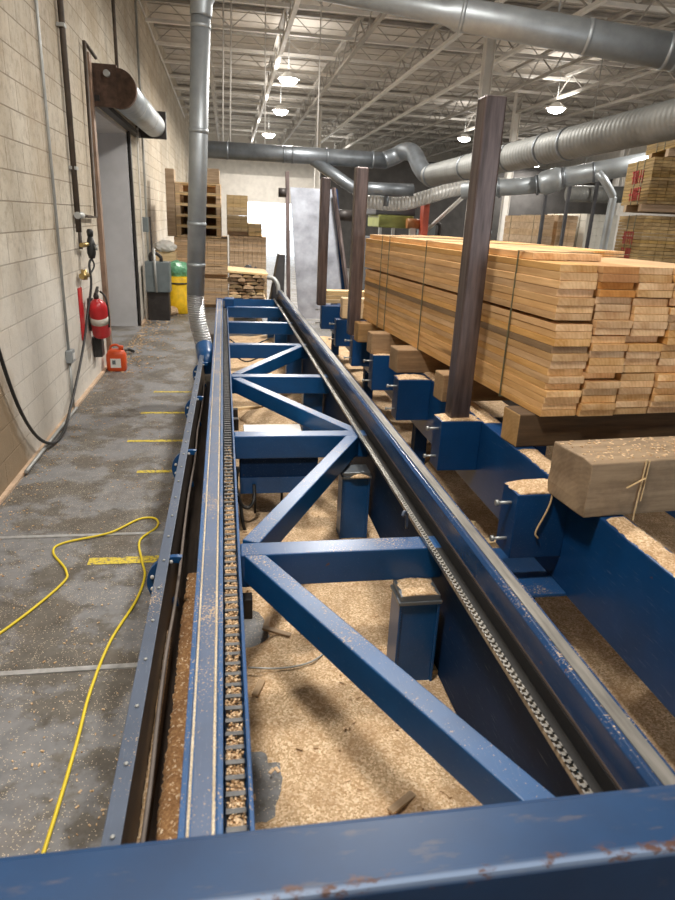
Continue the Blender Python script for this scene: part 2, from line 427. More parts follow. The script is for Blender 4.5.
# roll-up door panel deep in its opening, its frame
dr = struct('door_1', boxes((WX - .86, WX - .82, D0, D1, .02, DH)), DOORGREY)
struct('trim_6', boxes((WX - .82, WX - .02, D1 - .05, D1 - .005, .0, DH), (WX - .82, WX - .02, D0 + .005, D0 + .05, 0, DH), (WX - .82, WX - .02, D0 + .05, D1 - .05, DH - .05, DH - .002)), plain('reveal_grey', (.46, .455, .46), .6, 0, .12, 2))
struct('trim_1', boxes((WX - .02, WX + .05, D0 - .16, D0 - .04, 0, DH + .45)), plain('rust_frame', (.27, .18, .13), .6, .2, .35))
struct('trim_2', boxes((WX - .02, WX + .03, D0 - .04, D0 + .02, 0, DH)), CREAM)
struct('trim_3', boxes((WX - .06, WX + .03, D1, D1 + .10, 0, DH + .1)), BLACKSTEEL)
# floor joints: metal strips across the aisle
for i, (y, x1) in enumerate(((3.63, .0), (2.385, .0))):
    struct('trim_%d' % (4 + i), boxes((WX, x1, y - .014, y + .014, 0, .006)), plain('strip_metal_%d' % i, (.55, .56, .57), .4, .6, .25, 20))

# roof steel: girders along the hall and joists across it
def truss_along(axis, at, lo, hi, zb, zt, pitch, mat, rod=.02):
    chord = BM(); web = BM()
    P = (lambda t, z: (at, t, z)) if axis == 'Y' else (lambda t, z: (t, at, z))
    bar(chord, P(lo, zb), P(hi, zb), .075, .06)
    c2 = BM(); bar(c2, P(lo, zt), P(hi, zt), .09, .06)
    t = lo; up = True
    while t < hi - pitch / 2:
        a = P(t, zb if up else zt); b = P(min(t + pitch / 2, hi), zt if up else zb)
        bar(web, a, b, rod, rod); t += pitch / 2; up = not up
    return chord, c2, web
GX = [-.35, 1.06, 2.42, 3.88, 5.2, 6.6, 8.0, 9.5, 11.2]
for i, x in enumerate(GX):
    t = thing('roof_girder', 'pale steel girder running down the hall under the roof, %s from the block wall' % ('first', 'second', 'third', 'fourth', 'fifth', 'sixth', 'seventh', 'eighth', 'ninth')[i], 'girder', (x, 5, 4.9), 0, 'roof girders')
    a, c, w = truss_along('Y', x, 5., 33.9, 4.90, 5.32, 1.3, JOISTW, .022)
    obj('bottom_chord', a, JOISTW if i in (1, 3, 4) else JOIST, t); obj('top_chord', c, JOIST, t); obj('web', w, JOIST, t)
JY = [7.6 + 1.75 * i for i in range(15)]
jw = ('first', 'second', 'third', 'fourth', 'fifth', 'sixth', 'seventh', 'eighth', 'ninth', 'tenth', 'eleventh', 'twelfth', 'thirteenth', 'fourteenth', 'fifteenth', 'sixteenth', 'seventeenth', 'eighteenth', 'nineteenth', 'twentieth', 'twenty-first', 'twenty-second', 'twenty-third', 'twenty-fourth')
for i, y in enumerate(JY):
    t = thing('roof_joist', 'open web steel joist across the hall, %s one in from the near end' % jw[i], 'joist', (7, y, 5.35), 0, 'roof joists')
    a, c, w = truss_along('X', y, -1.5, 15.9, 5.26, 5.60, .8, JOIST, .013)
    obj('bottom_chord', a, JOISTW, t); obj('top_chord', c, JOIST, t); obj('web', w, JOIST, t)

# ------------------------------------------------------------------ lamps
def high_bay(x, y, z, label, power, size=.5, first=False):
    t = thing('high_bay_light', label, 'light', (x, y, z), 0, 'high bay lights')
    bm = BM(); lathe(bm, [(.08, .12), (.12, .08), (.24, .0), (.25, -.01), (.23, -.01)], 20)
    obj('reflector', bm, WHITEPAINT, t, local=True)
    bm = BM(); lathe(bm, [(.19, -.012), (.18, -.06), (.12, -.10), (.04, -.12)], 20)
    obj('diffuser', bm, LAMP, t, local=True)
    obj('hanger', tubes(.008, [(0, 0, .11), (0, 0, 5.55 - z)], n=6), CONDUIT, t, local=True)
    ld = bpy.data.lights.new('bay_lamp', 'AREA'); ld.shape = 'DISK'; ld.size = size; ld.energy = power; ld.color = (1, .95, .88)
    lo = bpy.data.objects.new('bay_lamp', ld); COL.objects.link(lo); lo.location = (x, y, z - .16)
    ud = bpy.data.lights.new('bay_uplight', 'AREA'); ud.shape = 'DISK'; ud.size = 1.0; ud.energy = power * .085; ud.color = (1, .95, .88)
    uo = bpy.data.objects.new('bay_uplight', ud); COL.objects.link(uo); uo.location = (x, y, z + .18); uo.rotation_euler = (PI, 0, 0)
L = [(1.30, 15.4, 4.62, 'bright white high bay lamp, largest in view, above the dark duct'),
     (1.45, 19.6, 4.6, 'small bright high bay lamp further down the hall behind the largest one'),
     (7.75, 16.1, 4.6, 'high bay lamp glowing on the roof above the spiral duct'),
     (1.66, 9.6, 4.6, 'high bay lamp cut by the top edge of the photo above the round duct'),
     (12.0, 26.0, 4.3, 'far high bay lamp glowing above the distant packs of lumber'),
     (7.75, 9.0, 4.6, 'added unseen high bay lamp over the aisle of lumber packs beside the tall stack'),  # extra unseen lamp added outside the view
     (7.75, 22.5, 4.6, 'high bay lamp far down the lumber side of the hall'),
     (1.3, 4.4, 4.6, 'added high bay lamp over the log deck out of the picture'),  # extra lamp added out of view above the deck
     (1.4, 24.2, 4.5, 'added high bay lamp brightening the partition before the dock doorway, mostly hidden by the dark duct'),  # lamp added to brighten the far partition
     (1.2, 30.2, 4.4, 'added high bay lamp brightening the bay beyond the dock doorway'),  # unseen lamp added to brighten the roof strip above the partition
     (4.6, 30.2, 4.4, 'added high bay lamp brightening the roof beyond the far partition on the lumber side'),  # second unseen lamp added for the same roof strip
     (-.4, 1.2, 4.6, 'added unseen high bay lamp over the aisle near the camera')]  # unseen lamp added overhead to light the near end
for x, y, z, lab in L: high_bay(x, y, z, lab, 125 if y < 5 else (190 if y > 20 else 265))

# ------------------------------------------------------------------ long blue conveyor frame (machine)
ZT = .60
mach = thing('conveyor_frame', 'long blue steel machine frame with cross beams and diagonal braces over sawdust', 'conveyor', (.4, 5, 0))
Y0, Y1 = .80, 10.55
# guide channel
bm = BM()
extrude_y(bm, [(-.122, .45), (-.026, .45), (-.026, .602), (-.040, .602), (-.040, .588), (-.108, .588), (-.108, .602), (-.122, .602)], Y0, Y1)
gc = obj('guide_channel', bm, BLUE_DUSTY, mach, .002)
obj('wear_strip', boxes((-.0955, -.052, Y0, Y1 - .01, .588, .591)), CHANNEL_BED, gc)
# drag chain track
obj('chain_track', boxes((-.026, .040, Y0, Y1, .50, .515), (.031, .042, Y0, Y1, .45, .602)), BLUE, mach, .002)
bm = BM()
y = Y0 + .02
while y < Y1 - .1:
    box(bm, -.020, .026, y, y + .014, .535, .578)
    box(bm, -.018, -.008, y + .010, y + .047, .538, .560); box(bm, .014, .024, y + .010, y + .047, .538, .560)
    y += .047
obj('drag_chain', bm, plain('dusty_chain', (.12, .12, .12), .5, .4, .3, 30), mach)
# cross beams
CB = [2.24, 3.69, 5.23, 6.65, 8.12, 9.55]
for y in CB: obj('cross_beam', boxes((.042, .872, y, y + .105, .455, ZT)), BLUE, mach, .006)
# diagonal braces
for a, b in (((.085, 2.27), (.79, .86)), ((.085, 2.36), (.80, 3.76)), ((.80, 3.80), (.085, 5.20)), ((.085, 5.36), (.80, 6.70))):
    bm = BM(); bar(bm, (*a, .540), (*b, .540), .076, .116)
    obj('diagonal_brace', bm, BLUE_DUSTY, mach, .005)
# side rail
bm = BM()
extrude_y(bm, [(.872, .59), (.884, .59), (.884, .735), (.938, .735), (.938, .60), (.947, .60), (.947, .752), (.886, .752), (.872, .742)], Y0, Y1)
sr = obj('side_rail', bm, painted('rail_paint', (.005, .042, .13), .5, .24), mach, .002)
obj('wear_strip', boxes((.897, .936, Y0, Y1, .752, .755)), WORN_DARK, sr)
obj('rail_ridge', boxes((.869, .872, Y0, Y1, .650, .657)), plain('ridge_worn', (.16, .12, .10), .5, .4), sr)
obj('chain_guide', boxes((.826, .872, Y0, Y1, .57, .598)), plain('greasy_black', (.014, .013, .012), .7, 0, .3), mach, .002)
obj('skirt_plate', boxes((.874, .884, Y0, 3.2, .04, .59), (.874, .884, 3.2, Y1, .12, .59)), SHADEBLUE, mach)
# roller chain
bm = BM(); y = Y0 + .01; i = 0
while y < Y1 - .05:
    zc = .614
    for s in (-.0085, .0085): box(bm, .812 + s - .0025, .812 + s + .0025, y, y + .0335, zc - .008, zc + .008)
    box(bm, .805, .819, y + .005, y + .0165, zc - .0065, zc + .0065)
    y += .024
obj('dark_strip', boxes((.866, .872, Y0, Y1, .60, .648)), plain('strip_black', (.012, .012, .013), .75, 0, .3), sr)  # black strip darkening the lower left face of the rail
rc = obj('roller_chain', bm, CHAINSTEEL, mach)
# legs with bearing plates
for y in (2.12, 3.44, 5.4, 7.0, 8.7, 10.2):
    lg = obj('leg', boxes((.665, .675, y - .008, y + .12, .02, .415), (.675, .825, y + .0, y + .012, .02, .415), (.825, .835, y - .008, y + .12, .02, .415)), BLUE, mach, .002)
    obj('bearing_plate', boxes((.660, .840, y - .012, y + .13, .415, .430), (.668, .832, y - .006, y + .125, .43, .455)), GALVDARK, lg, .002)
    # opposite leg under the guide channel
    obj('leg', boxes((-.11, -.03, y + .05, y + .13, .0, .45)), SHADEBLUE, mach, .003)
for x in (-.11, .70): obj('leg', boxes((x, x + .09, .9, .99, .0, .455)), SHADEBLUE, mach, .003)
# box slung under the second beam, its cream lid behind
pb = obj('junction_box', boxes((.075, .56, 3.72, 4.02, .215, .452)), SHADEBLUE, mach, .006)
obj('lower_panel', boxes((.075, .56, 3.712, 3.72, .215, .32)), BLUE, pb)
obj('box_lid', boxes((.11, .50, 4.02, 4.26, .47, .495)), WHITEPAINT, pb, .003)
obj('hanger_rod', tubes(.008, [(.17, 3.78, .03), (.17, 3.78, .22)], [(.34, 3.78, .03), (.34, 3.78, .22)], n=8), BLACKSTEEL, pb)
obj('cable', tubes(.011, spline([(.06, 3.66, .42), (.05, 3.62, .30), (.075, 3.6, .20), (.12, 3.6, .17), (.155, 3.62, .21), (.16, 3.7, .28)]), spline([(.05, 3.34, .36), (.065, 3.6, .25), (.085, 3.55, .10), (.1, 3.55, .035)]), n=8), BLACKRUB, pb)
for y in (6.75, 7.5):
    obj('air_line', tubes(.008, spline([(.05, y, .5), (.2, y - .08, .42), (.35, y - .02, .45), (.5, y + .06, .5)]), n=8), BLACKRUB, mach)
# end plates, tail sprocket housing
obj('tail_housing', boxes((.0, .14, 9.60, 9.80, .5, .71)), BLUE, mach, .01)
obj('end_plate', boxes((-.13, .99, 10.55, 10.57, .3, .6)), BLUE, mach, .002)
obj('clip', tubes(.008, spline([(.775, 2.46, .58), (.77, 2.46, .64), (.755, 2.45, .665), (.745, 2.44, .65)], 5), n=6), GREYBLUE, mach)
# small black feet clamps by the channel
for y in (2.18, 4.55, 4.8): obj('clamp', boxes((.043, .085, y - .02, y + .035, .36, .45)), BLACKSTEEL, mach, .004)

# near end beam the camera looks over
eb = thing('end_beam', 'scratched blue steel beam across the very near end of the machine', 'beam', (.2, .76, 0))
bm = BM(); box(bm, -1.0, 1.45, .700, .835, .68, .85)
obj('tube', bm, edge_highlight_rust(), eb, .016)
for x in (-.97, 1.32): obj('leg', boxes((x, x + .1, .71, .81, 0, .68)), BLUE_CLEAN, eb, .004)

# ------------------------------------------------------------------ sawdust trough beside the channel
tr = thing('auger_trough', 'long dark dust trough with grey blue bolted rim beside the aisle', 'trough', (-.2, 4, 0))
TY0, TY1 = .82, 6.55
bm = BM()
prof = [(-.292, .500), (-.258, .500), (-.256, .40), (-.252, .28), (-.235, .235), (-.19, .22), (-.085, .22), (-.066, .25), (-.06, .44),
        (-.052, .44), (-.058, .24), (-.08, .205), (-.195, .205), (-.245, .222), (-.263, .27), (-.267, .40), (-.268, .490), (-.292, .490)]
extrude_y(bm, prof, TY0, TY1)
obj('liner', bm, plain('trough_steel', (.06, .045, .035), .5, .4, .5, 4, 0, (4, .6, 4)), tr)
rim = obj('rim', boxes((-.296, -.256, TY0, TY1, .500, .506), (-.300, -.292, TY0, TY1, .44, .506)), GREYBLUE, tr, .002)
y = TY0 + .1
while y < TY1:
    bm = BM(); lathe(bm, [(.006, 0), (.006, .004), (.003, .006)], 8, Matrix.Translation((-.276, y, .506))); obj('bolt', bm, CONDUIT, rim); y += .21
for i, y in enumerate((2.42, 3.72, 4.95, 6.2)):
    bm = BM(); n = 20
    A = []; B = []
    cx, cz, ro = -.235, .385, .12
    for k in range(n + 1):
        a = PI * .42 + PI * 1.1 * k / n
        A.append((cx + ro * math.cos(a), cz + ro * math.sin(a))); B.append((cx + .06 * math.cos(a), cz + .09 * math.sin(a)))
    extrude_y(bm, A + B[::-1], y, y + .025)
    fl = obj('flange', bm, BLUE, tr, .002)
    bm = BM()
    for a in (.55, .72, .90, 1.08, 1.26): lathe(bm, [(.008, 0), (.008, .008), (.004, .010)], 8, Matrix.Translation((cx + .100 * math.cos(PI * a), y, cz + .100 * math.sin(PI * a))) @ Matrix.Rotation(PI / 2, 4, 'X'))
    obj('bolts', bm, WHITEPAINT, fl)
for y in (1.2, 3.2, 5.2): obj('leg', boxes((-.2, -.1, y, y + .06, 0, .21)), BLACKSTEEL, tr)
obj('lip', tubes(.007, spline([(-.232 + .004 * math.sin(i * 1.3), TY0 + .02 + i * .28, .37 + .008 * math.sin(i * 2.1)) for i in range(20)], 4), n=6), plain('lip_rubber', (.16, .13, .11), .6), tr)
obj('outlet_collar', tubes(.09, [(-.215, 6.50, .38), (-.262, 6.74, .56)], n=18), BLUE, tr)

def lump_strip(name, x0, x1, y0, y1, z, amp, mat, label, nx=5, ny=160, seed=1, under=None):
    """a strewn layer of sawdust as a real uneven sheet with thickness"""
    rnd = random.Random(seed); bm = BM(); V = []
    ph = [rnd.uniform(0, 6.28) for _ in range(6)]
    for j in range(ny + 1):
        row = []
        for i in range(nx + 1):
            u = i / nx; yy = y0 + (y1 - y0) * j / ny
            edge = min(1, 4 * min(u, 1 - u) + .0)
            w = .5 + .5 * math.sin(yy * 2.3 + ph[0]) * math.sin(yy * 5.1 + ph[1])
            zz = z + amp * edge * (.4 + .6 * w + rnd.uniform(-.25, .25))
            sh = .12 * (x1 - x0) * math.sin(yy * 6.3 + ph[2])
            row.append(bm.verts.new((x0 + (x1 - x0) * u + sh * (1 - abs(2 * u - 1)) + rnd.uniform(-1, 1) * .05 * (x1 - x0), yy, zz)))
        V.append(row)
    for j in range(ny):
        for i in range(nx): f = bm.faces.new((V[j][i], V[j][i + 1], V[j + 1][i + 1], V[j + 1][i])); f.smooth = True
    r = bmesh.ops.extrude_face_region(bm, geom=bm.faces[:])
    lo = min(v.co.z for v in bm.verts)
    for g in r['geom']:
        if isinstance(g, bmesh.types.BMVert): g.co.z = z - .002
    return tag(obj(name, bm, mat), label, 'sawdust', None, 'stuff')
lump_strip('sawdust', -.222, -.115, TY0, 2.75, .221, .035, SAWDARK, 'brown sawdust lying along the bottom of the dust trough', seed=3)
lump_strip('sawdust', -.2555, -.236, TY0, 2.15, .30, .05, SAWDUST, 'pale sawdust caught along the inner wall of the dust trough', seed=4)
lump_strip('sawdust', -.1065, -.0985, Y0, 10.3, .5875, .006, PALEDUST, 'line of sawdust along the outer lip of the blue guide channel', nx=3, ny=1000, seed=5)
lump_strip('sawdust', -.052, -.043, Y0, 10.3, .5875, .006, PALEDUST, 'line of sawdust along the lip of the guide channel beside the chain', nx=3, ny=1000, seed=6)
lump_strip('sawdust', -.018, .024, Y0 + .02, 2.75, .540, .030, SAWDUST, 'bed of pale sawdust in the drag chain track', nx=4, ny=260, seed=8)
# dust between the chain flights
bm = BM(); rnd = random.Random(5); y = Y0 + .055
while y < 3.6:
    dens = .25 if 2.75 < y else (1. if y > 1.75 else .7)
    for _ in range(int(95 * dens)):
        r = rnd.uniform(.0014, .0042)
        M = Matrix.Translation((rnd.uniform(-.017, .023), y + rnd.uniform(-.016, .016), .556 + rnd.uniform(0, .020))) @ Matrix.Rotation(rnd.uniform(0, 3), 4, 'Z') @ Matrix.Rotation(rnd.uniform(-.6, .6), 4, 'X')
        box(bm, -r, r, -r * .7, r * .7, -.004, .002, M)
    y += .047
tag(obj('sawdust', bm, SAWDUST), 'clumps of pale sawdust packed between the flights of the drag chain', 'sawdust', None, 'stuff')

# sawdust field under the machine (bare patches of concrete show through)
bm = BM(); rnd = random.Random(11); NX, NY = 70, 190
X0, X1, YA, YB = .00, 3.4, .86, 10.5
holes = [(.06, 1.72, .10, .16), (.07, 2.6, .10, .15)]
V = {}
def hz(x, y):
    h = .03 + .012 * math.sin(x * 5 + y * 2.2) + .010 * math.sin(y * 4.1 - x * 3.) + .006 * math.sin(x * 19 + y * 13)
    return max(.012, h)
for j in range(NY + 1):
    for i in range(NX + 1):
        x = X0 + (X1 - X0) * i / NX; y = YA + (YB - YA) * j / NY
        z = hz(x, y) + rnd.uniform(-.004, .004)
        for hx, hy, rx, ry in holes:
            d = math.hypot((x - hx) / rx, (y - hy) / ry) + .12 * math.sin(7 * x + 31 * y)
            if d < 1.35: z = -.012 + max(0, (d - .85)) * 2. * (z + .012)
        V[i, j] = bm.verts.new((x, y, z))
for j in range(NY):
    for i in range(NX): f = bm.faces.new((V[i, j], V[i + 1, j], V[i + 1, j + 1], V[i, j + 1])); f.smooth = True
tag(obj('sawdust', bm, SAWDUST), 'deep tan sawdust covering the floor under the blue machine', 'sawdust', None, 'stuff')
# loose chips on the aisle
bm = BM()
for _ in range(1500):
    x = rnd.uniform(WX + .04, -.22); y = 1.2 + 11 * rnd.random() ** 1.6
    if rnd.random() < .4: x = WX + .04 + abs(rnd.gauss(0, .14))
    s = rnd.uniform(.003, .007)
    if x > -.25: continue
    box(bm, -s, s, -s * .5, s * .5, 0, .003, Matrix.Translation((x, y, .001)) @ Matrix.Rotation(rnd.uniform(0, 3), 4, 'Z'))
for _ in range(420):
    x = WX + .05 + abs(rnd.gauss(0, .25)); y = rnd.uniform(7.9, 13)
    s = rnd.uniform(.006, .02)
    box(bm, -s, s, -s * .5, s * .5, 0, .006, Matrix.Translation((x, y, .001)) @ Matrix.Rotation(rnd.uniform(0, 3), 4, 'Z'))
tag(obj('wood_chips', bm, SAWDUST), 'pale wood chips scattered over the concrete aisle', 'wood chips', None, 'stuff')
bm = BM()
for _ in range(420):
    x = rnd.uniform(.06, 1.4); y = rnd.uniform(.9, 6.5); s_ = rnd.uniform(.004, .013)
    box(bm, -s_, s_, -s_ * .5, s_ * .5, 0, .004, Matrix.Translation((x, y, hz(x, y) + .002)) @ Matrix.Rotation(rnd.uniform(0, 3), 4, 'Z') @ Matrix.Rotation(rnd.uniform(-.3, .3), 4, 'X'))
tag(obj('bark_chips', bm, BROWNW), 'small brown bark chips strewn over the sawdust under the machine', 'bark chips', None, 'stuff')
for q, (x, y, a, l, lb) in enumerate(((.20, 2.52, -25, .07, 'brown bark chip on the sawdust near the bare patch'), (.10, 2.15, 70, .05, 'reddish flat chip on the sawdust beside the chain'), (.16, 2.60, 80, .045, 'short bark sliver next to the brown bark chip'), (.55, 1.55, 35, .06, 'dark thin splinter on the sawdust below the brace'))):
    o = obj('bark_chip', boxes((-l, l, -.014, .014, 0, .012)), BROWNW, None, .003); o.location = (x, y, hz(x, y) + .006); o.rotation_euler = (0, .08, math.radians(a)); tag(o, lb, 'bark chip', 'bark chips under the brace')
# sawdust mounds along the machine under the rail and on the leg tops
def mound(x, y, z, rx, ry, h, label, mat=SAWDUST, seed=0):
    rnd = random.Random(seed); bm = BM(); n, m = 14, 5; rows = []
    for j in range(m + 1):
        t = j / m; ring = []
        for k in range(n):
            a = 2 * PI * k / n; rr = (1 - t) * (1 + .15 * math.sin(3 * a + seed) + rnd.uniform(-.06, .06))
            ring.append(bm.verts.new((x + rx * rr * math.cos(a), y + ry * rr * math.sin(a), z + h * (1 - (1 - t) ** 2) + (rnd.uniform(-.1, .1) * h if 0 < j else 0))))
        rows.append(ring)
    for A, B in zip(rows, rows[1:]):
        for k in range(n): f = bm.faces.new((A[k], A[(k + 1) % n], B[(k + 1) % n], B[k])); f.smooth = True
    bm.faces.new(rows[0][::-1])
    return tag(obj('sawdust', bm, mat), label, 'sawdust', None, 'stuff')
lump_strip('sawdust', .675, .825, 2.115, 2.235, .4545, .012, SAWDUST, 'sawdust covering the bearing plate of the near leg', nx=8, ny=7, seed=41)
mound(.77, 3.42, .43, .06, .018, .02, 'small heap of sawdust on the second leg of the machine', seed=3)
mound(1.08, 3.9, .02, .12, .45, .16, 'heap of sawdust between the side rail and the log deck', seed=4)
mound(.45, 5.9, .02, .35, .5, .10, 'heap of sawdust under the machine behind the box', seed=5)
mound(1.30, 2.95, .02, .11, .50, .19, 'heap of sawdust and chips against the deck beam behind the first bracket', SAWDARK, 7)
mound(1.15, 1.6, .02, .18, .6, .05, 'pale sawdust drift between rail and deck beam', seed=6)

# the frame stands slightly askew to the wall: yaw it, its rail a little more, with the dust that lies on it
YAW = .0075
piv = Vector((.4, 1.0, 0)); RY = Matrix.Rotation(YAW, 4, 'Z')
mach.location = piv + (RY @ (mach.location - piv)); mach.rotation_euler = (0, 0, YAW)
for o in list(mach.children):
    if o.name.split('.')[0] in ('side_rail', 'roller_chain', 'chain_guide', 'skirt_plate'):
        o.location.x += .003 * 1.0; o.location.y -= .003 * .8; o.rotation_euler = (0, 0, .003)
for o in list(COL.objects):
    if o.parent is None and o.type == 'MESH' and o.name.startswith('sawdust') and any(k in o['label'] for k in ('guide channel', 'drag chain', 'bearing plate', 'second leg')):
        o.matrix_world = Matrix.Translation(piv) @ RY @ Matrix.Translation(-piv)

# ------------------------------------------------------------------ log deck
ZB = .80
deck = thing('log_deck', 'dark blue steel log deck carrying the timber and the lumber stack', 'log deck', (2, 5, 0))
for x, nm in ((1.426, 'deck_beam'), (2.45, 'deck_beam')):
    obj(nm, boxes((x, x + .11, .9, 9.15, .36, ZB)), BLUE_CLEAN, deck, .006)
for y in (1.72, 3.9, 6.0, 8.1):
    obj('cross_member', boxes((1.536, 2.45, y, y + .10, .45, .62)), BLUE, deck, .004)
ST = [2.30, 3.33, 4.32, 5.18, 6.12, 7.15, 8.34]
for y in ST:
    br = obj('bracket', boxes((1.185, 1.426, y, y + .15, .50, ZB)), BLUE_CLEAN, deck, .004)
    bm = BM()
    for z in (.745, .575):
        tube(bm, [(1.125, y + .05, z), (1.187, y + .05, z)],   .007, 8)
        tube(bm, [(1.112, y + .05, z), (1.126, y + .05, z)], .013, 6)
    obj('bolts', bm, CONDUIT, br)
for y in (1.1, 2.62, 4.6, 6.6, 8.9):
    for x in (1.43, 2.455): obj('leg', boxes((x, x + .1, y, y + .1, .0, .36)), SHADEBLUE, deck, .004)
obj('base_plate', boxes((1.07, 1.426, 2.20, 2.62, .36, .375)), BLUE, deck, .003)
for i, y in enumerate(ST[:5]):
    lump_strip('sawdust', 1.19, 1.42, y + .005, y + .145, ZB, .012, SAWDUST, ('sawdust on the bracket beside the big timber', 'sawdust on the bracket at the foot of the tallest post', 'sawdust on the third bracket of the log deck', 'sawdust on the fourth bracket of the log deck', 'sawdust on the bracket before the middle post')[i], nx=6, ny=8, seed=20 + i)
lump_strip('sawdust', 1.432, 1.53, 1.0, 2.05, ZB, .010, SAWDUST, 'sawdust strewn on top of the deck beam in front of the big timber', nx=4, ny=60, seed=31)
lump_strip('sawdust', 1.432, 1.53, 2.42, 2.85, ZB, .010, SAWDUST, 'sawdust on the deck beam between the big timber and the stack', nx=4, ny=30, seed=32)
lump_strip('sawdust', 1.432, 1.53, 3.3, 6.2, ZB, .008, SAWDUST, 'sawdust on the deck beam under the lumber stack', nx=4, ny=120, seed=33)

# steel posts standing in the brackets
def post(x, y, ztop, label, s=.115, z0=ZB, mat=BROWNSTEEL, rz=0):
    bm = BM(); w = .006; h = ztop - z0
    extrude = [(-s / 2, -s / 2), (s / 2, -s / 2), (s / 2, s / 2), (-s / 2, s / 2)]
    box(bm, -s / 2, s / 2, -s / 2, s / 2, 0, h - .0)
    o = obj('steel_post', bm, mat, None, .01); o.location = (x, y, z0); o.rotation_euler = (0, 0, rz)
    return tag(o, label, 'post', 'steel posts of the log deck')
post(1.305, 3.425, 2.46, 'tallest dark brown square steel post in front of the lumber stack')
post(1.20, 6.21, 2.31, 'dark brown square steel post at the far end of the lumber stack')
post(1.185, 8.43, 2.33, 'thinner looking brown steel post before the pale sheet')

# big timber
tm = thing('timber', 'big square sawn timber lying across the deck beams with splintered face', 'timber', (1.345, 2.065, ZB + .002), math.radians(5))
bm = BM(); box(bm, 0, 1.5, 0, .262, 0, .228)
bmesh.ops.subdivide_edges(bm, edges=bm.edges[:], cuts=3, use_grid_fill=True)
rt = random.Random(2)
for v in bm.verts:
    if v.co.z > .2: v.co.z += rt.uniform(-.003, .003)
    if v.co.x < .01: v.co.x += rt.uniform(-.004, .004)
obj('log_body', bm, TIMBERW, tm, .006, local=True)
bm = BM()
for a, b, w in (((.235, -.004, .235), (.225, -.010, -.02), .008), ((.25, -.004, .228), (.245, -.006, .06), .006), ((.17, -.004, .12), (.24, -.012, .16), .010)):
    bar(bm, a, b, w * .6, .004)
obj('splinter', bm, PALLETW, tm, local=True)
bm = BM(); rt = random.Random(8)
for _ in range(160):
    s = rt.uniform(.003, .009); box(bm, -s, s, -s * .5, s * .5, 0, .004, Matrix.Translation((rt.uniform(.01, .6), rt.uniform(.01, .25), .227)) @ Matrix.Rotation(rt.uniform(0, 3), 4, 'Z'))
o = obj('wood_chips', bm, SAWDUST); o.matrix_world = Matrix.Translation((1.345, 2.065, ZB + .002)) @ Matrix.Rotation(math.radians(5), 4, 'Z')
tag(o, 'pale chips lying on top of the big timber', 'wood chips', None, 'stuff')
o = obj('wood_splinter', tubes(.0045, spline([(1.337, 2.297, .815), (1.33, 2.292, .76), (1.31, 2.290, .70), (1.292, 2.290, .655), (1.285, 2.290, .62), (1.30, 2.289, .60)], 4), n=6), PALLETW)
tag(o, 'thin pale curl of wood hanging down the bracket beside the timber', 'splinter')

# ------------------------------------------------------------------ lumber stack
SX, SY, SZ = 1.515, 2.83, .975
SA = math.radians(4.55)
RW, RH, LEN = .205, .0365, 3.25
NC, NR = 5, 20
def s_pt(u, v, z):
    return (SX + u * math.cos(SA) - v * math.sin(SA), SY + u * math.sin(SA) + v * math.cos(SA), z)
# bolsters
def bolster(v, h, w, label, u0=-.14, ln=1.6, mat=BOLSTER):
    bm = BM(); box(bm, 0, ln, 0, w, 0, h)
    o = obj('bolster', bm, mat, None, .008); o.location = s_pt(u0, v, SZ - h); o.rotation_euler = (0, 0, SA)
    return tag(o, label, 'timber block', 'bolsters under the lumber stack')
bolster(.06, SZ - ZB, .17, 'weathered timber bolster under the near end of the lumber stack', -.08, 1.6, BOLSTER_DARK)
bolster(.92, SZ - ZB, .15, 'sawn timber bolster beside the tallest post under the stack', -.13)
bolster(1.72, SZ - ZB, .19, 'round edged bolster behind the post under the middle of the stack', -.16)
bolster(2.42, SZ - ZB, .14, 'pale bolster under the stack beyond the middle', -.15)
bolster(2.95, SZ - ZB, .15, 'darker bolster under the far end of the lumber stack', -.12)
brd = BM(); box(brd, .003, RW - .003, 0, LEN, 0, RH - .0012)
proto = obj('board', brd, PINE, None, .0025)
rb = random.Random(4)
cn = ('first column beside the post', 'second column from the post', 'third column from the post', 'fourth column from the post', 'fifth column from the post')
first = True
for c in range(NC):
    zc = SZ + .001
    th = [rb.uniform(.93, 1.07) for _ in range(NR)]
    gaps = {13: .016} if c == 0 else {rb.randint(3, 8): .004, rb.randint(10, 18): .006}
    k = (NR * RH - sum(gaps.values())) / (sum(th) * RH)
    for r in range(NR):
        zc += gaps.get(r, 0)
        o = proto if first else proto.copy()
        if not first: COL.objects.link(o)
        dv = rb.uniform(-.018, .018) + (.02 if (r * 7 + c) % 9 == 0 else 0) + (.015 if r >= 13 else 0)
        o.location = s_pt(c * (RW + .003) + rb.uniform(-.0025, .0025) - (.008 if r >= 13 and c == 0 else 0), dv, zc); o.rotation_euler = (0, 0, SA)
        o.scale = (rb.uniform(.972, 1.), 1, th[r] * k)
        lab = 'pale sawn board in the strapped stack, %s row up, %s' % (ORD[r], cn[c])
        if c == 0 and r == 9:
            dark = proto.data.copy(); dark.materials[0] = PINE_DARK; o.data = dark; lab = 'dark stained board in the strapped stack, %s row up, %s' % (ORD[r], cn[c])
        if (c, r) in ((1, 16), (1, 17), (1, 18), (1, 19), (3, 4)):
            if (c, r) == (1, 16): rich = proto.data.copy(); rich.materials[0] = PINE_RICH
            o.data = rich if (c, r) != (3, 4) else o.data
        tag(o, lab, 'board', 'boards of the strapped stack')
        first = False
        zc += RH * th[r] * k
ztop = zc
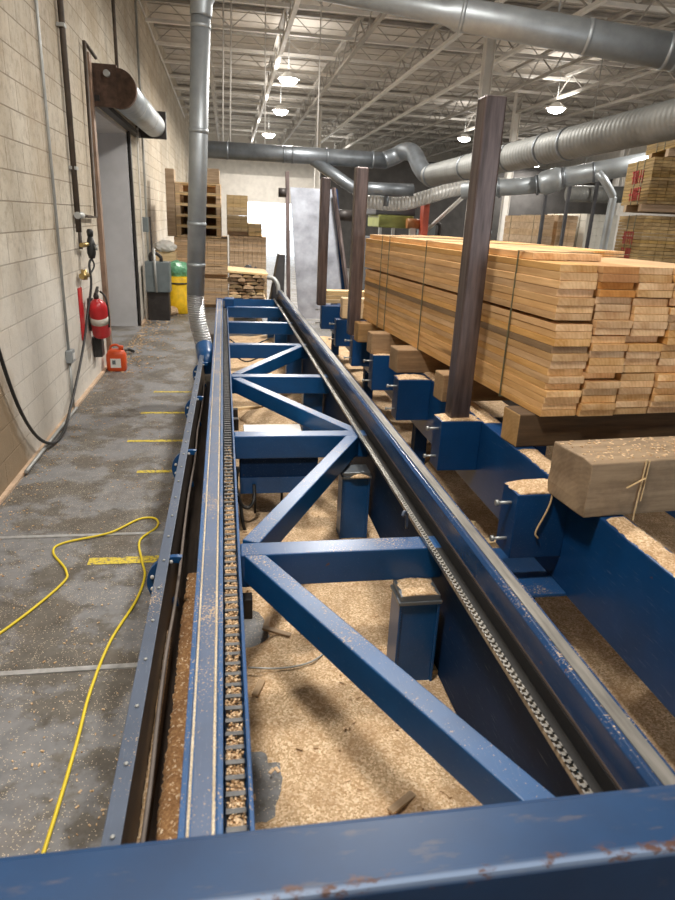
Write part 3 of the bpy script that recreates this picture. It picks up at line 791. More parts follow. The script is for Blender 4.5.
# loose boards on top
for i, (u, v, ln) in enumerate(((.02, .33, 1.), (.237, .36, 1.), (.455, .75, 1.), (.672, .95, 1.), (.89, 1.05, 1.))):
    o = proto.copy(); COL.objects.link(o)
    o.location = s_pt(u, v, ztop + .001); o.rotation_euler = (0, 0, SA + math.radians((-.1, .05, -.08, .06, 0)[i]))
    o.scale = (1, .9, 1)
    tag(o, 'loose pale board on the topmost layer of the stack, %s' % cn[i].replace('column', 'one'), 'board', 'boards of the strapped stack')
# straps
for v, lab in ((.42, 'thin strap around the stack beside the tallest post'), (1.72, 'thin strap around the middle of the lumber stack'), (2.55, 'thin strap around the stack near its far end'), (2.75, 'second thin strap near the far end of the stack')):
    bm = BM(); W = NC * (RW + .003); t = .004
    box(bm, -t, 0, 0, .010, 0, ztop + RH - SZ); box(bm, W, W + t, 0, .010, 0, ztop + RH - SZ)
    box(bm, -t, W + t, 0, .016, ztop + RH - SZ + .001, ztop + RH - SZ + .004); box(bm, -t, W + t, 0, .016, -t, -.0005)
    o = obj('strap', bm, STRAP); o.location = s_pt(-.005, v, SZ); o.rotation_euler = (0, 0, SA)
    tag(o, lab, 'strap', 'straps around the lumber stack')
# short blocks standing beyond the far post
for i, (x, y, z, w, h, lab) in enumerate(((1.25, 7.16, ZB + .014, .16, .22, 'short pale block standing on the deck beyond the middle post'), (1.45, 7.6, ZB, .2, .18, 'stubby wood block on the deck beam behind the middle post'), (1.32, 6.55, ZB + .0, .15, .1, 'small block lying just behind the middle post'))):
    o = obj('wood_block', boxes((0, .5, 0, w, 0, h)), PALLETW, None, .006); o.location = (x + .12 if i == 2 else x, y, z)
    tag(o, lab, 'wood block')
for i in range(3):
    o = obj('board', boxes((0, 1.1, 0, .2, 0, .05)), PALLETW, None, .003); o.location = (1.22, 8.62 + i * .02, ZB + .002 + i * .053)
    tag(o, ('lowest pale board of the low pile beyond the brown posts', 'middle pale board of the low pile beyond the brown posts', 'top pale board of the low pile beyond the brown posts')[i], 'board', 'low board pile beyond the posts')

# scrap wood on the ground between rail and deck
rs = random.Random(21)
scr = [(1.18, 2.48, .16, 35, .34), (1.20, 2.98, .10, -20, .42), (1.28, 2.75, .06, 60, .40), (1.12, 3.2, .06, 8, .5), (1.32, 3.1, .14, 75, .33), (1.22, 3.55, .07, 40, .4), (1.14, 4.2, .08, -50, .4), (1.15, 1.95, .06, 20, .35), (1.05, 2.15, .05, -8, .45), (1.25, 2.05, .07, 12, .3), (1.2, 5.2, .08, 30, .5), (1.33, 2.93, .215, 12, .24), (1.34, 3.12, .20, 62, .26), (1.31, 3.28, .16, -35, .22), (1.33, 2.30, .06, 25, .3), (.35, 2.62, .05, -25, .16), (.2, 6.2, .06, 15, .4), (1.0, 6.8, .08, 60, .4)]
sl = ('stick of scrap wood with sawn end beside the first bracket', 'dark scrap slab behind the first bracket', 'scrap board leaning low between rail and deck beam', 'long scrap strip close to the side rail', 'short scrap block against the deck beam', 'scrap piece below the tallest post', 'scrap piece under the third bracket', 'thin scrap slat under the base plate', 'scrap slat lying along the rail near the timber', 'short slat crossing another below the timber', 'scrap board under the fourth bracket', 'pale sawn stick lying on the chip heap by the lower bolt of the first bracket', 'scrap slab leaning on the chip heap', 'short scrap across the far side of the chip heap', 'pair of thin slats below the base plate', 'small brown bark chip on the sawdust under the brace', 'scrap lath under the far braces', 'scrap lath under the rail far down the machine')
for (x, y, z, a, ln), lab in zip(scr, sl):
    bm = BM(); w = rs.uniform(.03, .075); h = rs.uniform(.018, .045)
    if ln < .2: w, h = .045, .012
    box(bm, -ln / 2, ln / 2, -w / 2, w / 2, 0, h)
    o = obj('wood_scrap', bm, BROWNW if rs.random() < .45 or ln < .2 else PALLETW, None, .002)
    o.location = (x, y, .035 if z < .1 else (.04 if z < .155 else z)); o.rotation_euler = (0, 0, math.radians(a))
    tag(o, lab, 'wood scrap', 'scrap wood under the machine')
tag(obj('wire', tubes(.004, spline([(.06, 2.26, .05), (.2, 2.24, .052), (.33, 2.27, .05), (.42, 2.36, .05), (.44, 2.48, .05)]), n=6), CONDUIT), 'thin grey wire curving over the sawdust under the brace', 'wire')

# ------------------------------------------------------------------ aisle: cord, floor marks
cp = [(-1.30, 2.30), (-1.05, 2.67), (-.88, 3.06), (-.885, 3.21), (-1.0, 3.42), (-.97, 3.53), (-.73, 3.63), (-.58, 3.82), (-.48, 3.82), (-.46, 3.70), (-.54, 3.53), (-.50, 3.29), (-.465, 3.12), (-.48, 2.88), (-.55, 2.56), (-.575, 2.23), (-.57, 1.94), (-.575, 1.53), (-.60, 1.0), (-.7, .4)]
tag(obj('extension_cord', tubes(.0068, spline([(x, y, .0078 + (.006 if abs(y - 3.63) < .04 or abs(y - 2.38) < .04 else 0)) for x, y in cp]), n=8), CORD), 'yellow extension cord snaking along the concrete aisle', 'cord')
for i, (x0, x1, y, w, lab) in enumerate(((-.79, -.37, 3.31, .085, 'thick worn yellow floor mark beside the cord'), (-.70, -.40, 4.65, .055, 'yellow floor line, second one up the aisle'), (-.87, -.40, 5.36, .06, 'yellow floor line, third one up the aisle'), (-.86, -.42, 6.2, .06, 'yellow floor line, fourth one up the aisle'), (-.82, -.42, 7.0, .06, 'yellow floor line, farthest up the aisle'))):
    bm = BM(); rf = random.Random(i); n = 24; lo = []; hi = []
    for k in range(n + 1):
        x = x0 + (x1 - x0) * k / n
        lo.append(bm.verts.new((x, y - w / 2 + rf.uniform(0, .008), .0025))); hi.append(bm.verts.new((x, y + w / 2 - rf.uniform(0, .008), .0025)))
    for k in range(n): bm.faces.new((lo[k], lo[k + 1], hi[k + 1], hi[k]))
    tag(obj('floor_mark', bm, YMARK), lab, 'floor marking', 'yellow floor marks')

# ------------------------------------------------------------------ things on the block wall
def wtube(name, lab, cat, r, pts, mat, n=10): return tag(obj(name, tubes(r, pts, n=n), mat), lab, cat)
cd = thing('conduit', 'thin pale conduit running down the block wall to an outlet box', 'conduit', (WX, 6.35, 0))
obj('tube', tubes(.013, [(WX + .02, 6.42, 5.5), (WX + .02, 6.32, .56)], [(WX + .02, 6.32, .48), (WX + .02, 6.30, .03)], n=8), CONDUIT, cd)
obj('outlet_box', boxes((WX + .001, WX + .06, 6.26, 6.39, .47, .585)), GALV, cd, .006)
obj('socket', boxes((WX + .06, WX + .066, 6.29, 6.36, .50, .555)), WHITEPAINT, cd)
wtube('floor_pipe', 'pale pipe lying along the foot of the block wall', 'pipe', .014, [(WX + .055, 4.6, .036), (WX + .055, 6.26, .036)], CONDUIT)
ap = thing('air_pipe', 'dark air pipe dropping down the block wall with a branch to the roll-up door', 'pipe', (WX, 7.1, 0))
obj('drop', tubes(.028, [(WX + .04, 7.22, 5.5), (WX + .04, 7.12, 1.62)], n=10), RUSTPIPE, ap)
obj('branch', tubes(.020, [(WX + .05, 7.13, 1.78), (WX + .05, 8.02, 1.76), (WX + .05, 8.12, 3.50), (WX + .07, 8.62, 3.45)], n=10), RUSTPIPE, ap)
obj('tee', tubes(.034, [(WX + .045, 7.09, 1.78), (WX + .045, 7.3, 1.78)], n=10), CONDUIT, ap)
for z in (2.2, 3.4): obj('clip', boxes((WX + .001, WX + .07, 7.11, 7.21, z, z + .03)), CONDUIT, ap)
rg = thing('air_regulator', 'black and brass air regulator with gauges on the wall above the extinguisher', 'regulator', (WX, 7.25, 1.4))
obj('filter_bowl', tubes([.03, .045, .045, .025], [(WX + .11, 7.30, 1.36), (WX + .11, 7.30, 1.41), (WX + .11, 7.30, 1.50), (WX + .11, 7.30, 1.58)], n=12), BLACKRUB, rg)
obj('valve_body', tubes(.022, [(WX + .06, 7.08, 1.50), (WX + .11, 7.42, 1.50)], n=10), BRASS, rg)
obj('knob', tubes([.03, .034, .02], [(WX + .11, 7.30, 1.58), (WX + .11, 7.30, 1.63), (WX + .11, 7.30, 1.65)], n=10), BLACKRUB, rg)
obj('gauge', tubes(.028, [(WX + .15, 7.30, 1.47), (WX + .175, 7.30, 1.47)], n=12), CONDUIT, rg)
obj('drop_pipe', tubes(.018, [(WX + .05, 7.10, 1.62), (WX + .05, 7.10, 1.46)], n=8), RUSTPIPE, rg)
tag(obj('hose_reel_fitting', tubes(.03, [(WX + .05, 7.02, 1.20), (WX + .07, 7.18, 1.20)], [(WX + .06, 7.10, 1.16), (WX + .06, 7.10, 1.26)], n=10), BRASS), 'small brass manifold on the wall above the red extinguisher', 'fitting')
hp = [(WX + .11, 7.3, 1.36), (WX + .09, 7.24, 1.30), (WX + .10, 7.20, 1.1), (WX + .06, 7.08, .8), (WX + .05, 6.85, .55), (WX + .05, 6.45, .30), (WX + .06, 6.0, .10), (WX + .09, 5.6, .022), (WX + .09, 5.25, .03), (WX + .06, 4.95, .18), (WX + .05, 4.66, .48), (WX + .05, 4.42, .90), (WX + .05, 4.25, 1.4)]
wtube('air_hose', 'black rubber air hose drooping along the foot of the block wall', 'hose', .013, spline(hp, 8), BLACKRUB, 8)
wtube('air_hose', 'short black hose from the regulator down to the brass manifold', 'hose', .009, spline([(WX + .11, 7.31, 1.35), (WX + .12, 7.33, 1.28), (WX + .09, 7.22, 1.2), (WX + .07, 7.18, 1.2)], 6), BLACKRUB, 8)
# extinguisher
fx = thing('fire_extinguisher', 'red fire extinguisher hanging on the block wall beside the roll-up door', 'fire extinguisher', (WX + .12, 7.46, .53))
Mt = Matrix.Rotation(math.radians(20), 4, 'X')
bm = BM(); lathe(bm, [(.085, 0), (.096, .015), (.097, .34), (.086, .38), (.05, .42), (.03, .43), (.028, .45)], 24, Mt)
obj('cylinder', bm, RED, fx, local=True)
bm = BM(); lathe(bm, [(.028, .45), (.03, .47), (.02, .50)], 12, Mt); box(bm, -.012, .012, -.02, .14, .50, .515, Mt); box(bm, -.012, .012, -.02, .12, .475, .485, Mt)
obj('valve_handle', bm, BLACKSTEEL, fx, local=True)
obj('hose', tubes(.011, spline([(.02, -.03, .48), (.08, -.07, .42), (.10, -.08, .25), (.095, -.07, .10)], 6), n=8), BLACKRUB, fx, local=True)
bm = BM(); lathe(bm, [(.0985, .16), (.0985, .24)], 24, Mt); obj('paper_label', bm, CREAM, fx, local=True)
obj('bracket', boxes((-.128, -.07, -.04, .04, .05, .40)), BLACKSTEEL, fx, local=True)
sg = tag(obj('wall_sign', boxes((WX + .001, WX + .012, 7.00, 7.16, .55, 1.08)), RED, None, .002), 'narrow red upright sign board on the wall behind the extinguisher', 'sign')
tag(obj('switch_box', boxes((WX + .001, WX + .10, 7.50, 7.66, .27, .50)), BLACKRUB, None, .01), 'small black box on the wall below the extinguisher', 'box')
# jug
jg = thing('jug', 'orange plastic jug with white label at the foot of the wall by the door frame', 'jug', (-1.36, 8.03, 0))
bm = BM()
prof = [(0, .10, .07), (.015, .115, .08), (.20, .115, .08), (.245, .09, .065), (.26, .07, .05)]
rings = []
for z, a, b in prof:
    rings.append([bm.verts.new((a * abs(math.cos(t)) ** .5 * (1 if math.cos(t) >= 0 else -1), b * abs(math.sin(t)) ** .5 * (1 if math.sin(t) >= 0 else -1), z)) for t in [2 * PI * k / 24 for k in range(24)]])
for A, B in zip(rings, rings[1:]):
    for k in range(24): f = bm.faces.new((A[k], A[(k + 1) % 24], B[(k + 1) % 24], B[k])); f.smooth = True
bm.faces.new(rings[0][::-1]); bm.faces.new(rings[-1])
obj('body', bm, ORANGE, jg, local=True)
obj('handle', tubes(.014, spline([(-.07, 0, .25), (-.05, 0, .30), (.02, 0, .31), (.06, 0, .25)], 6), n=8), ORANGE, jg, local=True)
bm = BM(); lathe(bm, [(.03, .255), (.03, .30), (.026, .305)], 14, Matrix.Translation((.06, 0, 0))); obj('cap', bm, ORANGE, jg, local=True)
obj('paper_label', boxes((-.06, .06, -.083, -.079, .05, .16)), WHITEPAINT, jg, local=True)
obj('label_print', boxes((-.04, .0, -.0845, -.083, .09, .14)), GREYBOX, jg, local=True)
tag(obj('tool', tubes(.02, spline([(-1.46, 9.0, .03), (-1.38, 9.1, .045), (-1.30, 9.05, .03)], 6), n=8), BLACKRUB), 'small black tool lying on the floor in the doorway', 'tool')
# roll door hood
hd = thing('door_hood', 'round galvanized roll-up door hood with rusty end plate above the doorway', 'roll-up door hood', (WX + .2, 10.4, 3.2))
a0 = (WX + .30, D0 + .16, 3.15); a1 = (WX + .30, D1 + 1.0, 3.22)
obj('shell', tubes(.185, [a0, a1], n=28), GALV, hd)
bm = BM(); box(bm, WX + .001, WX + .30, D0 + .02, D0 + .10, 2.95, 3.38); tube(bm, [(WX + .30, D0 + .03, 3.15), (WX + .30, D0 + .15, 3.15)], .205, 24)
obj('end_plate', bm, plain('rusty_plate', (.10, .06, .042), .7, .3, .5, 14), hd)
obj('axle', tubes(.035, [(WX + .20, D0 - .05, 3.28), (WX + .20, D0 + .03, 3.28)], n=12), CONDUIT, hd)
bm = BM(); box(bm, WX + .001, WX + .5, D1 + 1.0, D1 + 1.1, 3.02, 3.44); obj('bracket', bm, BLACKSTEEL, hd)
for y in (9.7, 11.2): obj('band', tubes(.188, [(WX + .30, y, 3.15 + (y - 8.66) * .0187), (WX + .30, y + .04, 3.1507 + (y - 8.66) * .0187)], n=28), CONDUIT, hd)
obj('guide', boxes((WX + .0, WX + .10, D0, D1 + .8, DH - .0, DH + .06)), BLACKSTEEL, hd)
wtube('conduit', 'dark pipe rising from the door hood to the roof', 'pipe', .022, [(WX + .12, 9.9, 5.6), (WX + .12, 9.85, 3.2)], RUSTPIPE)
wtube('conduit', 'grey conduit on the wall beyond the door hood', 'conduit', .02, [(WX + .05, 12.9, 5.5), (WX + .05, 12.8, .02)], CONDUIT)
wtube('conduit', 'pale conduit high along the block wall under the roof', 'conduit', .02, [(WX + .021, 12.0, 5.35), (WX + .021, 26.5, 5.1)], JOISTW)
wtube('conduit', 'second pale conduit from the door head down to the switch', 'conduit', .016, [(WX + .1, 11.8, 3.1), (WX + .06, 12.0, 2.7), (WX + .06, 12.0, .02)], JOISTW)
tag(obj('switch_box', boxes((WX + .001, WX + .12, 12.35, 12.55, 1.5, 1.75)), GREYBOX, None, .01), 'small grey switch box on the wall above the transformer box', 'switch box')
ct = thing('transformer_box', 'grey steel electrical box on a stand beside the yellow bin', 'electrical box', (-1.25, 12.1, 0))
obj('housing', boxes((-1.46, -1.03, 12.0, 12.35, .50, 1.02)), GREYBOX, ct, .015)
obj('conduit', tubes(.022, [(-1.28, 11.985, 1.25), (-1.26, 11.985, .5)], n=8), CONDUIT, ct)
obj('top_vent', tubes(.03, spline([(-1.35, 12.15, 1.0), (-1.36, 12.1, 1.12), (-1.28, 12.1, 1.17), (-1.18, 12.1, 1.10), (-1.18, 12.12, 1.0)], 6), n=8), BLACKSTEEL, ct)
obj('plinth', boxes((-1.44, -1.06, 12.05, 12.33, 0, .5)), BLACKSTEEL, ct, .01)
yb = thing('waste_bin', 'yellow bin with a sagging yellow liner standing behind the vertical duct', 'bin', (-.98, 13.1, 0))
bm = BM(); rnd = random.Random(3); rings = []
for z, r in ((.0, .24), (.02, .27), (.2, .29), (.42, .26), (.56, .23), (.66, .235), (.70, .20)):
    rings.append([bm.verts.new((r * (1 + .05 * math.sin(5 * a + z * 9) + rnd.uniform(-.02, .02)) * math.cos(a), r * (1 + .05 * math.sin(5 * a + z * 9)) * math.sin(a), z)) for a in [2 * PI * k / 26 for k in range(26)]])
for A, B in zip(rings, rings[1:]):
    for k in range(26): f = bm.faces.new((A[k], A[(k + 1) % 26], B[(k + 1) % 26], B[k])); f.smooth = True
bm.faces.new(rings[0][::-1]); bm.faces.new(rings[-1])
obj('liner', bm, YELLOW, yb, local=True)
bm = BM(); lathe(bm, [(.245, .56), (.255, .575), (.245, .59)], 26); obj('strap', bm, BLACKRUB, yb, local=True)
def crumple(name, x, y, z, rx, ry, rz_, mat, lab, cat, seed):
    rnd = random.Random(seed); bm = BM()
    bmesh.ops.create_icosphere(bm, subdivisions=3, radius=1)
    for v in bm.verts:
        k = 1 + .14 * math.sin(5 * v.co.x + seed) * math.sin(6 * v.co.y) + rnd.uniform(-.08, .08)
        v.co = Vector((v.co.x * rx * k, v.co.y * ry * k, max(v.co.z, -.75) * rz_ * k))
    o = obj(name, bm, mat); o.location = (x, y, z + .75 * rz_); return tag(o, lab, cat)
crumple('plastic_bag', -.98, 13.1, .70, .24, .22, .16, GREENBAG, 'crumpled green plastic bag lying on top of the yellow bin', 'bag', 2)
tag(obj('cardboard_box', boxes((-1.48, -1.02, 13.45, 13.8, 0, 1.12)), PALLETW, None, .01), 'tan cardboard box standing behind the yellow bin', 'box')
crumple('plastic_bag', -1.22, 13.52, 1.12, .2, .16, .12, WHITEPAINT, 'crumpled white plastic sheet on the tan box behind the bin', 'bag', 6)
crumple('rubbish_pile', -1.2, 12.75, 0, .24, .18, .10, BROWNW, 'low brown heap of rubbish on the floor beside the yellow bin', 'rubbish', 5)
tag(obj('pry_bar', bars(.03, .03, ((-1.40, 13.0, .02), (-1.47, 13.35, 1.75))), BLACKSTEEL), 'long dark bar leaning on the wall behind the electrical box', 'bar')

# ------------------------------------------------------------------ ducts
class Ribs(list): pass
def pipe_ring(bm, p, d, r):
    b = BM(); d = Vector(d).normalized(); p = Vector(p); tube(b, [p - d * .02, p + d * .02], r, 24); bm.append(b)
def put_ribs(bm, mat, parent):
    for b in bm: obj('seam_rib', b, mat, parent)
vd = thing('dust_duct', 'vertical galvanized dust duct rising from the trough to the roof duct', 'duct', (-.3, 7, .5))
bot = Vector((-.345, 7.0, 1.05)); top = Vector((-.225, 7.0, 3.55))
obj('riser', tubes(.09, [bot, top], n=24), GALV, vd)
bm = Ribs()
for t in (.12, .28, .62, .97): pipe_ring(bm, bot.lerp(top, t), top - bot, .095)
put_ribs(bm, GALV, vd)
obj('flexible_hose', tubes(.088, spline([bot + Vector((0, 0, .02)), (-.345, 7.0, .92), (-.325, 6.93, .76), (-.285, 6.82, .64), (-.262, 6.74, .56)], 6), n=22), FLEX, vd)
obj('elbow', tubes(.10, spline([top, top + Vector((.02, 0, .14)), top + Vector((.10, .02, .26)), top + Vector((.26, .03, .34)), top + Vector((.48, .03, .36))], 6), n=22), GALV, vd)
D = [(.2, 7.03, 3.92), (2.0, 6.7, 3.70), (2.12, 6.68, 3.69), (4.4, 6.0, 3.36)]
hdct = thing('round_duct', 'big shiny round duct crossing the hall under the roof at the top of the photo', 'duct', (2, 6.6, 3.6))
obj('run', tubes([.085, .098, .135, .150], D, n=28), GALV, hdct)
bm = Ribs()
for t, r in ((0, .105), (.03, .110)): pipe_ring(bm, Vector(D[0]).lerp(D[1], .3 + t), Vector(D[1]) - Vector(D[0]), .093)
for t in (.02, .50, .80, .84): pipe_ring(bm, Vector(D[2]).lerp(D[3], t), Vector(D[3]) - Vector(D[2]), .141 + .015 * t)
put_ribs(bm, GALV, hdct)
obj('hanger', tubes(.008, [(1.0, 6.88, 3.9), (1.0, 6.88, 5.4)], [(3.0, 6.45, 3.7), (3.0, 6.45, 5.4)], n=6), CONDUIT, hdct)
# dark duct further back
dd = thing('dark_duct', 'dull dark round duct running straight across the hall below the roof', 'duct', (1.3, 12, 2.88))
obj('run', tubes(.135, [(-.45, 12.0, 2.87), (2.75, 12.0, 2.87)], n=24), GALVDARK, dd)
bm = Ribs()
for x in (.0, .95, 1.1, 1.7, 2.5): pipe_ring(bm, (x, 12, 2.87), (1, 0, 0), .142)
put_ribs(bm, GALVDARK, dd)
obj('branch', tubes(.10, [(1.45, 12.0, 2.82), (2.15, 11.9, 2.40), (2.35, 11.9, 2.40)], n=18), GALVDARK, dd)
obj('lower_run', tubes(.11, [(2.2, 12.1, 2.40), (3.3, 12.1, 2.42)], n=18), GALVDARK, dd)
obj('hanger', tubes(.01, [(.63, 12, 2.95), (.63, 12, 5.4)], [(1.52, 12, 2.95), (1.52, 12, 5.4)], n=6), JOISTW, dd)
obj('elbow', tubes(.14, spline([(2.7, 12, 2.87), (2.9, 12, 2.95), (3.02, 11.9, 3.02), (3.12, 11.6, 2.98), (3.18, 11.3, 2.75), (3.25, 11.1, 2.62), (3.4, 10.9, 2.63)], 5), n=20), GALVDARK, dd)
# big spiral duct
sd = thing('spiral_duct', 'big ribbed grey spiral duct slanting across the hall above the lumber', 'duct', (4.5, 9, 2.8))
A = Vector((3.27, 11.0, 2.60)); B = Vector((3.98, 6.0, 2.84)); B2 = A.lerp(B, 1.45)
def along(o_name, a, b, r, mat, parent, n=28):
    a = Vector(a); b = Vector(b); d = b - a; q = d.to_track_quat('X', 'Z')
    bm = BM(); tube(bm, [(0, 0, 0), (d.length, 0, 0)], r, n)
    o = obj(o_name, bm, mat, parent, local=True); o.location = a - parent.location; o.rotation_euler = q.to_euler(); return o
along('run', A, B2, .170, SPIRAL, sd)
bm = Ribs()
for t in (.02, .25, .48, .63, .72): pipe_ring(bm, A.lerp(B, t), B - A, .178)
put_ribs(bm, GALVDARK, sd)
s2 = thing('branch_duct', 'smaller shiny duct running behind and below the ribbed spiral duct', 'duct', (5, 11, 2.6))
P = [Vector((4.05, 11.6, 2.43)), Vector((5.15, 11.0, 2.56)), Vector((5.5, 10.8, 2.68)), Vector((6.9, 10.2, 3.0))]
along('run', P[0], P[1], .135, GALV, s2); along('run', P[2], P[3], .155, GALV, s2)
obj('reducer', tubes([.135, .19, .19, .155], [P[1], P[1].lerp(P[2], .25), P[1].lerp(P[2], .8), P[2]], n=24), GALV, s2)
bm = Ribs()
for p in (P[0].lerp(P[1], .5), P[1], P[2], P[2].lerp(P[3], .3)): pipe_ring(bm, p, P[3] - P[0], .165)
put_ribs(bm, GALVDARK, s2)
obj('drop', tubes(.06, spline([(5.72, 10.1, 2.72), (5.78, 10.0, 2.62), (5.97, 10.0, 2.40), (5.98, 10.0, 2.30), (5.96, 10.0, 1.4), (5.96, 10.0, .01)], 5), n=14), GALV, s2)
w2 = thing('pale_duct', 'pale ribbed flexible duct dipping behind the tallest post', 'duct', (3.6, 13, 2.3))
obj('run', tubes(.13, spline([(2.6, 13.0, 2.22), (3.3, 13, 2.20), (3.8, 13, 2.34), (4.3, 13, 2.50), (4.9, 12.8, 2.62), (5.3, 12.6, 2.62)], 8), n=20), WHITEDUCT, w2)
obj('coupling', tubes(.15, [(2.95, 13, 2.24), (3.05, 13, 2.235)], n=20), GALVDARK, w2)
wtube('dust_hose', 'black elbow hose hanging from the branch duct above the stack', 'hose', .07, spline([(4.05, 11.0, 2.42), (4.08, 11.0, 2.2), (4.15, 11.0, 1.95), (4.30, 11.0, 1.78), (4.42, 11, 1.74)], 6), GALVDARK, 12)
wtube('dust_pipe', 'thin pale diagonal pipe in front of the white column', 'pipe', .04, [(4.15, 14.35, 1.59), (4.62, 12.9, 2.46)], WHITEPAINT)
along_t = thing('far_duct', 'short bright spiral duct far off above the pale lumber packs', 'duct', (9, 14, 2.7))
along('run', (7.3, 14.0, 2.62), (8.6, 14.0, 2.66), .17, SPIRAL, along_t)
obj('hanger', tubes(.01, [(7.6, 14, 2.75), (7.6, 14, 5.5)], n=6), CONDUIT, along_t)
for x0, y0, lab in ((-.02, 11.95, 'thin white conduit hanging beside the vertical duct'), (.10, 12.0, 'second thin white conduit beyond the vertical duct')):
    wtube('drop_conduit', lab, 'conduit', .012, [(x0, y0, 5.5), (x0 - .05, y0, 3.0)], JOISTW, 6)

# ------------------------------------------------------------------ end of the machine: pale sheet, dark chute, offcut pile
ic = thing('inclined_conveyor', 'tall pale blue grey sheet of a steep conveyor standing at the machine end', 'conveyor', (1.4, 10.8, 0))
bm = BM()
c0 = [(1.13, 10.62, .30), (1.90, 10.62, .30), (1.69, 10.97, 2.31), (.98, 10.97, 2.31)]
vs = [bm.verts.new(p) for p in c0] + [bm.verts.new((x, y + .05, z)) for x, y, z in c0]
for f in ((0, 1, 2, 3), (7, 6, 5, 4), (0, 4, 5, 1), (1, 5, 6, 2), (2, 6, 7, 3), (3, 7, 4, 0)): bm.faces.new([vs[i] for i in f])
obj('sheet', bm, SHEET, ic)
obj('side_frame', bars(.06, .07, ((.97, 10.60, .0), (.925, 10.92, 2.53))), BROWNSTEEL, ic)
obj('pulley', tubes(.07, [(.79, 10.88, 2.22), (.91, 10.88, 2.22)], n=14), BLACKSTEEL, ic)
obj('side_frame', bars(.06, .07, ((1.95, 10.58, .0), (1.70, 10.93, 2.31))), SHADEBLUE, ic)
obj('brace', bars(.05, .05, ((1.90, 10.52, .8), (1.66, 10.85, 2.33))), BROWNSTEEL, ic)
for x in (1.14, 1.83): obj('leg', boxes((x, x + .06, 10.62, 10.67, 0, .32)), BLUE, ic)
obj('fan_motor', tubes(.09, [(1.76, 11.05, 1.93), (2.02, 11.05, 1.93)], n=16), BLACKSTEEL, ic)
ch = thing('steel_chute', 'dark grey sloping steel chute beside the offcut pile at the machine end', 'chute', (.78, 10.9, 0))
bm = BM(); A_ = [(.66, 10.75, .5), (.89, 10.75, .5), (.90, 10.75, 1.29), (.80, 10.75, 1.29)]
vs = [bm.verts.new(p) for p in A_] + [bm.verts.new((x, y + .4, z)) for x, y, z in A_]
for f in ((0, 1, 2, 3), (7, 6, 5, 4), (0, 4, 5, 1), (1, 5, 6, 2), (2, 6, 7, 3), (3, 7, 4, 0)): bm.faces.new([vs[i] for i in f])
obj('hopper', bm, DARK, ch, .006)
for x in (.67, .83): obj('leg', boxes((x, x + .05, 10.8, 10.86, 0, .5)), DARK, ch)
obj('hose', tubes(.035, spline([(.62, 10.72, .93), (.72, 10.68, .91), (.78, 10.64, .82), (.79, 10.62, .68)], 6), n=10), CONDUIT, ch)
# offcut pile: individual rough slabs on bearers
sp_ = random.Random(9)
LV = ('lowest', 'second', 'third', 'fourth', 'fifth', 'sixth', 'seventh', 'eighth', 'ninth', 'topmost')
zz = .405
for i in range(10):
    h = sp_.uniform(.038, .062); xx = -.02 + sp_.uniform(-.03, .03); cnt = 0
    while xx < .52:
        w = min(sp_.uniform(.11, .22), .60 - xx); n = 6; bm = BM()
        top_ = [(-w / 2 + w * k / n, h * (.45 + .5 * math.sin(PI * (k + .3) / (n + .6))) + sp_.uniform(-.006, .004)) for k in range(n + 1)]
        bot_ = [(x, 0.) for x, _ in top_]
        extrude_y(bm, top_ + bot_[::-1], 0, .9)
        o = obj('bark_offcut', bm, (BROWNW, PALLETW, PINE_DARK, BROWNW)[sp_.randint(0, 3)], None, .003); o.location = (xx + w / 2 + .02, 11.0 + sp_.uniform(-.06, .05), zz); o.rotation_euler = (0, 0, sp_.uniform(-.03, .03))
        tag(o, 'rough bark edged offcut piled beyond the machine, %s layer, %s from the wall' % (LV[i], ('first', 'second', 'third', 'fourth', 'fifth', 'sixth')[cnt]), 'offcut', 'offcuts piled beyond the machine')
        xx += w + sp_.uniform(.004, .02); cnt += 1
    zz += h + .004
o = obj('board', boxes((-.33, .33, 0, .95, 0, .035)), PALLETW, None, .004); o.location = (.31, 10.98, zz + .003); o.rotation_euler = (0, math.radians(3), 0); tag(o, 'pale board covering the offcut pile beyond the machine end', 'board')
tb = thing('trestle', 'low dark trestle that the offcut pile lies on', 'trestle', (.3, 11.4, 0))
obj('top', boxes((-.03, .62, 11.02, 11.8, .34, .40)), BROWNW, tb)
for x in (0, .48):
    for y in (11.04, 11.7): obj('leg', boxes((x, x + .07, y, y + .07, 0, .34)), BROWNW, tb)

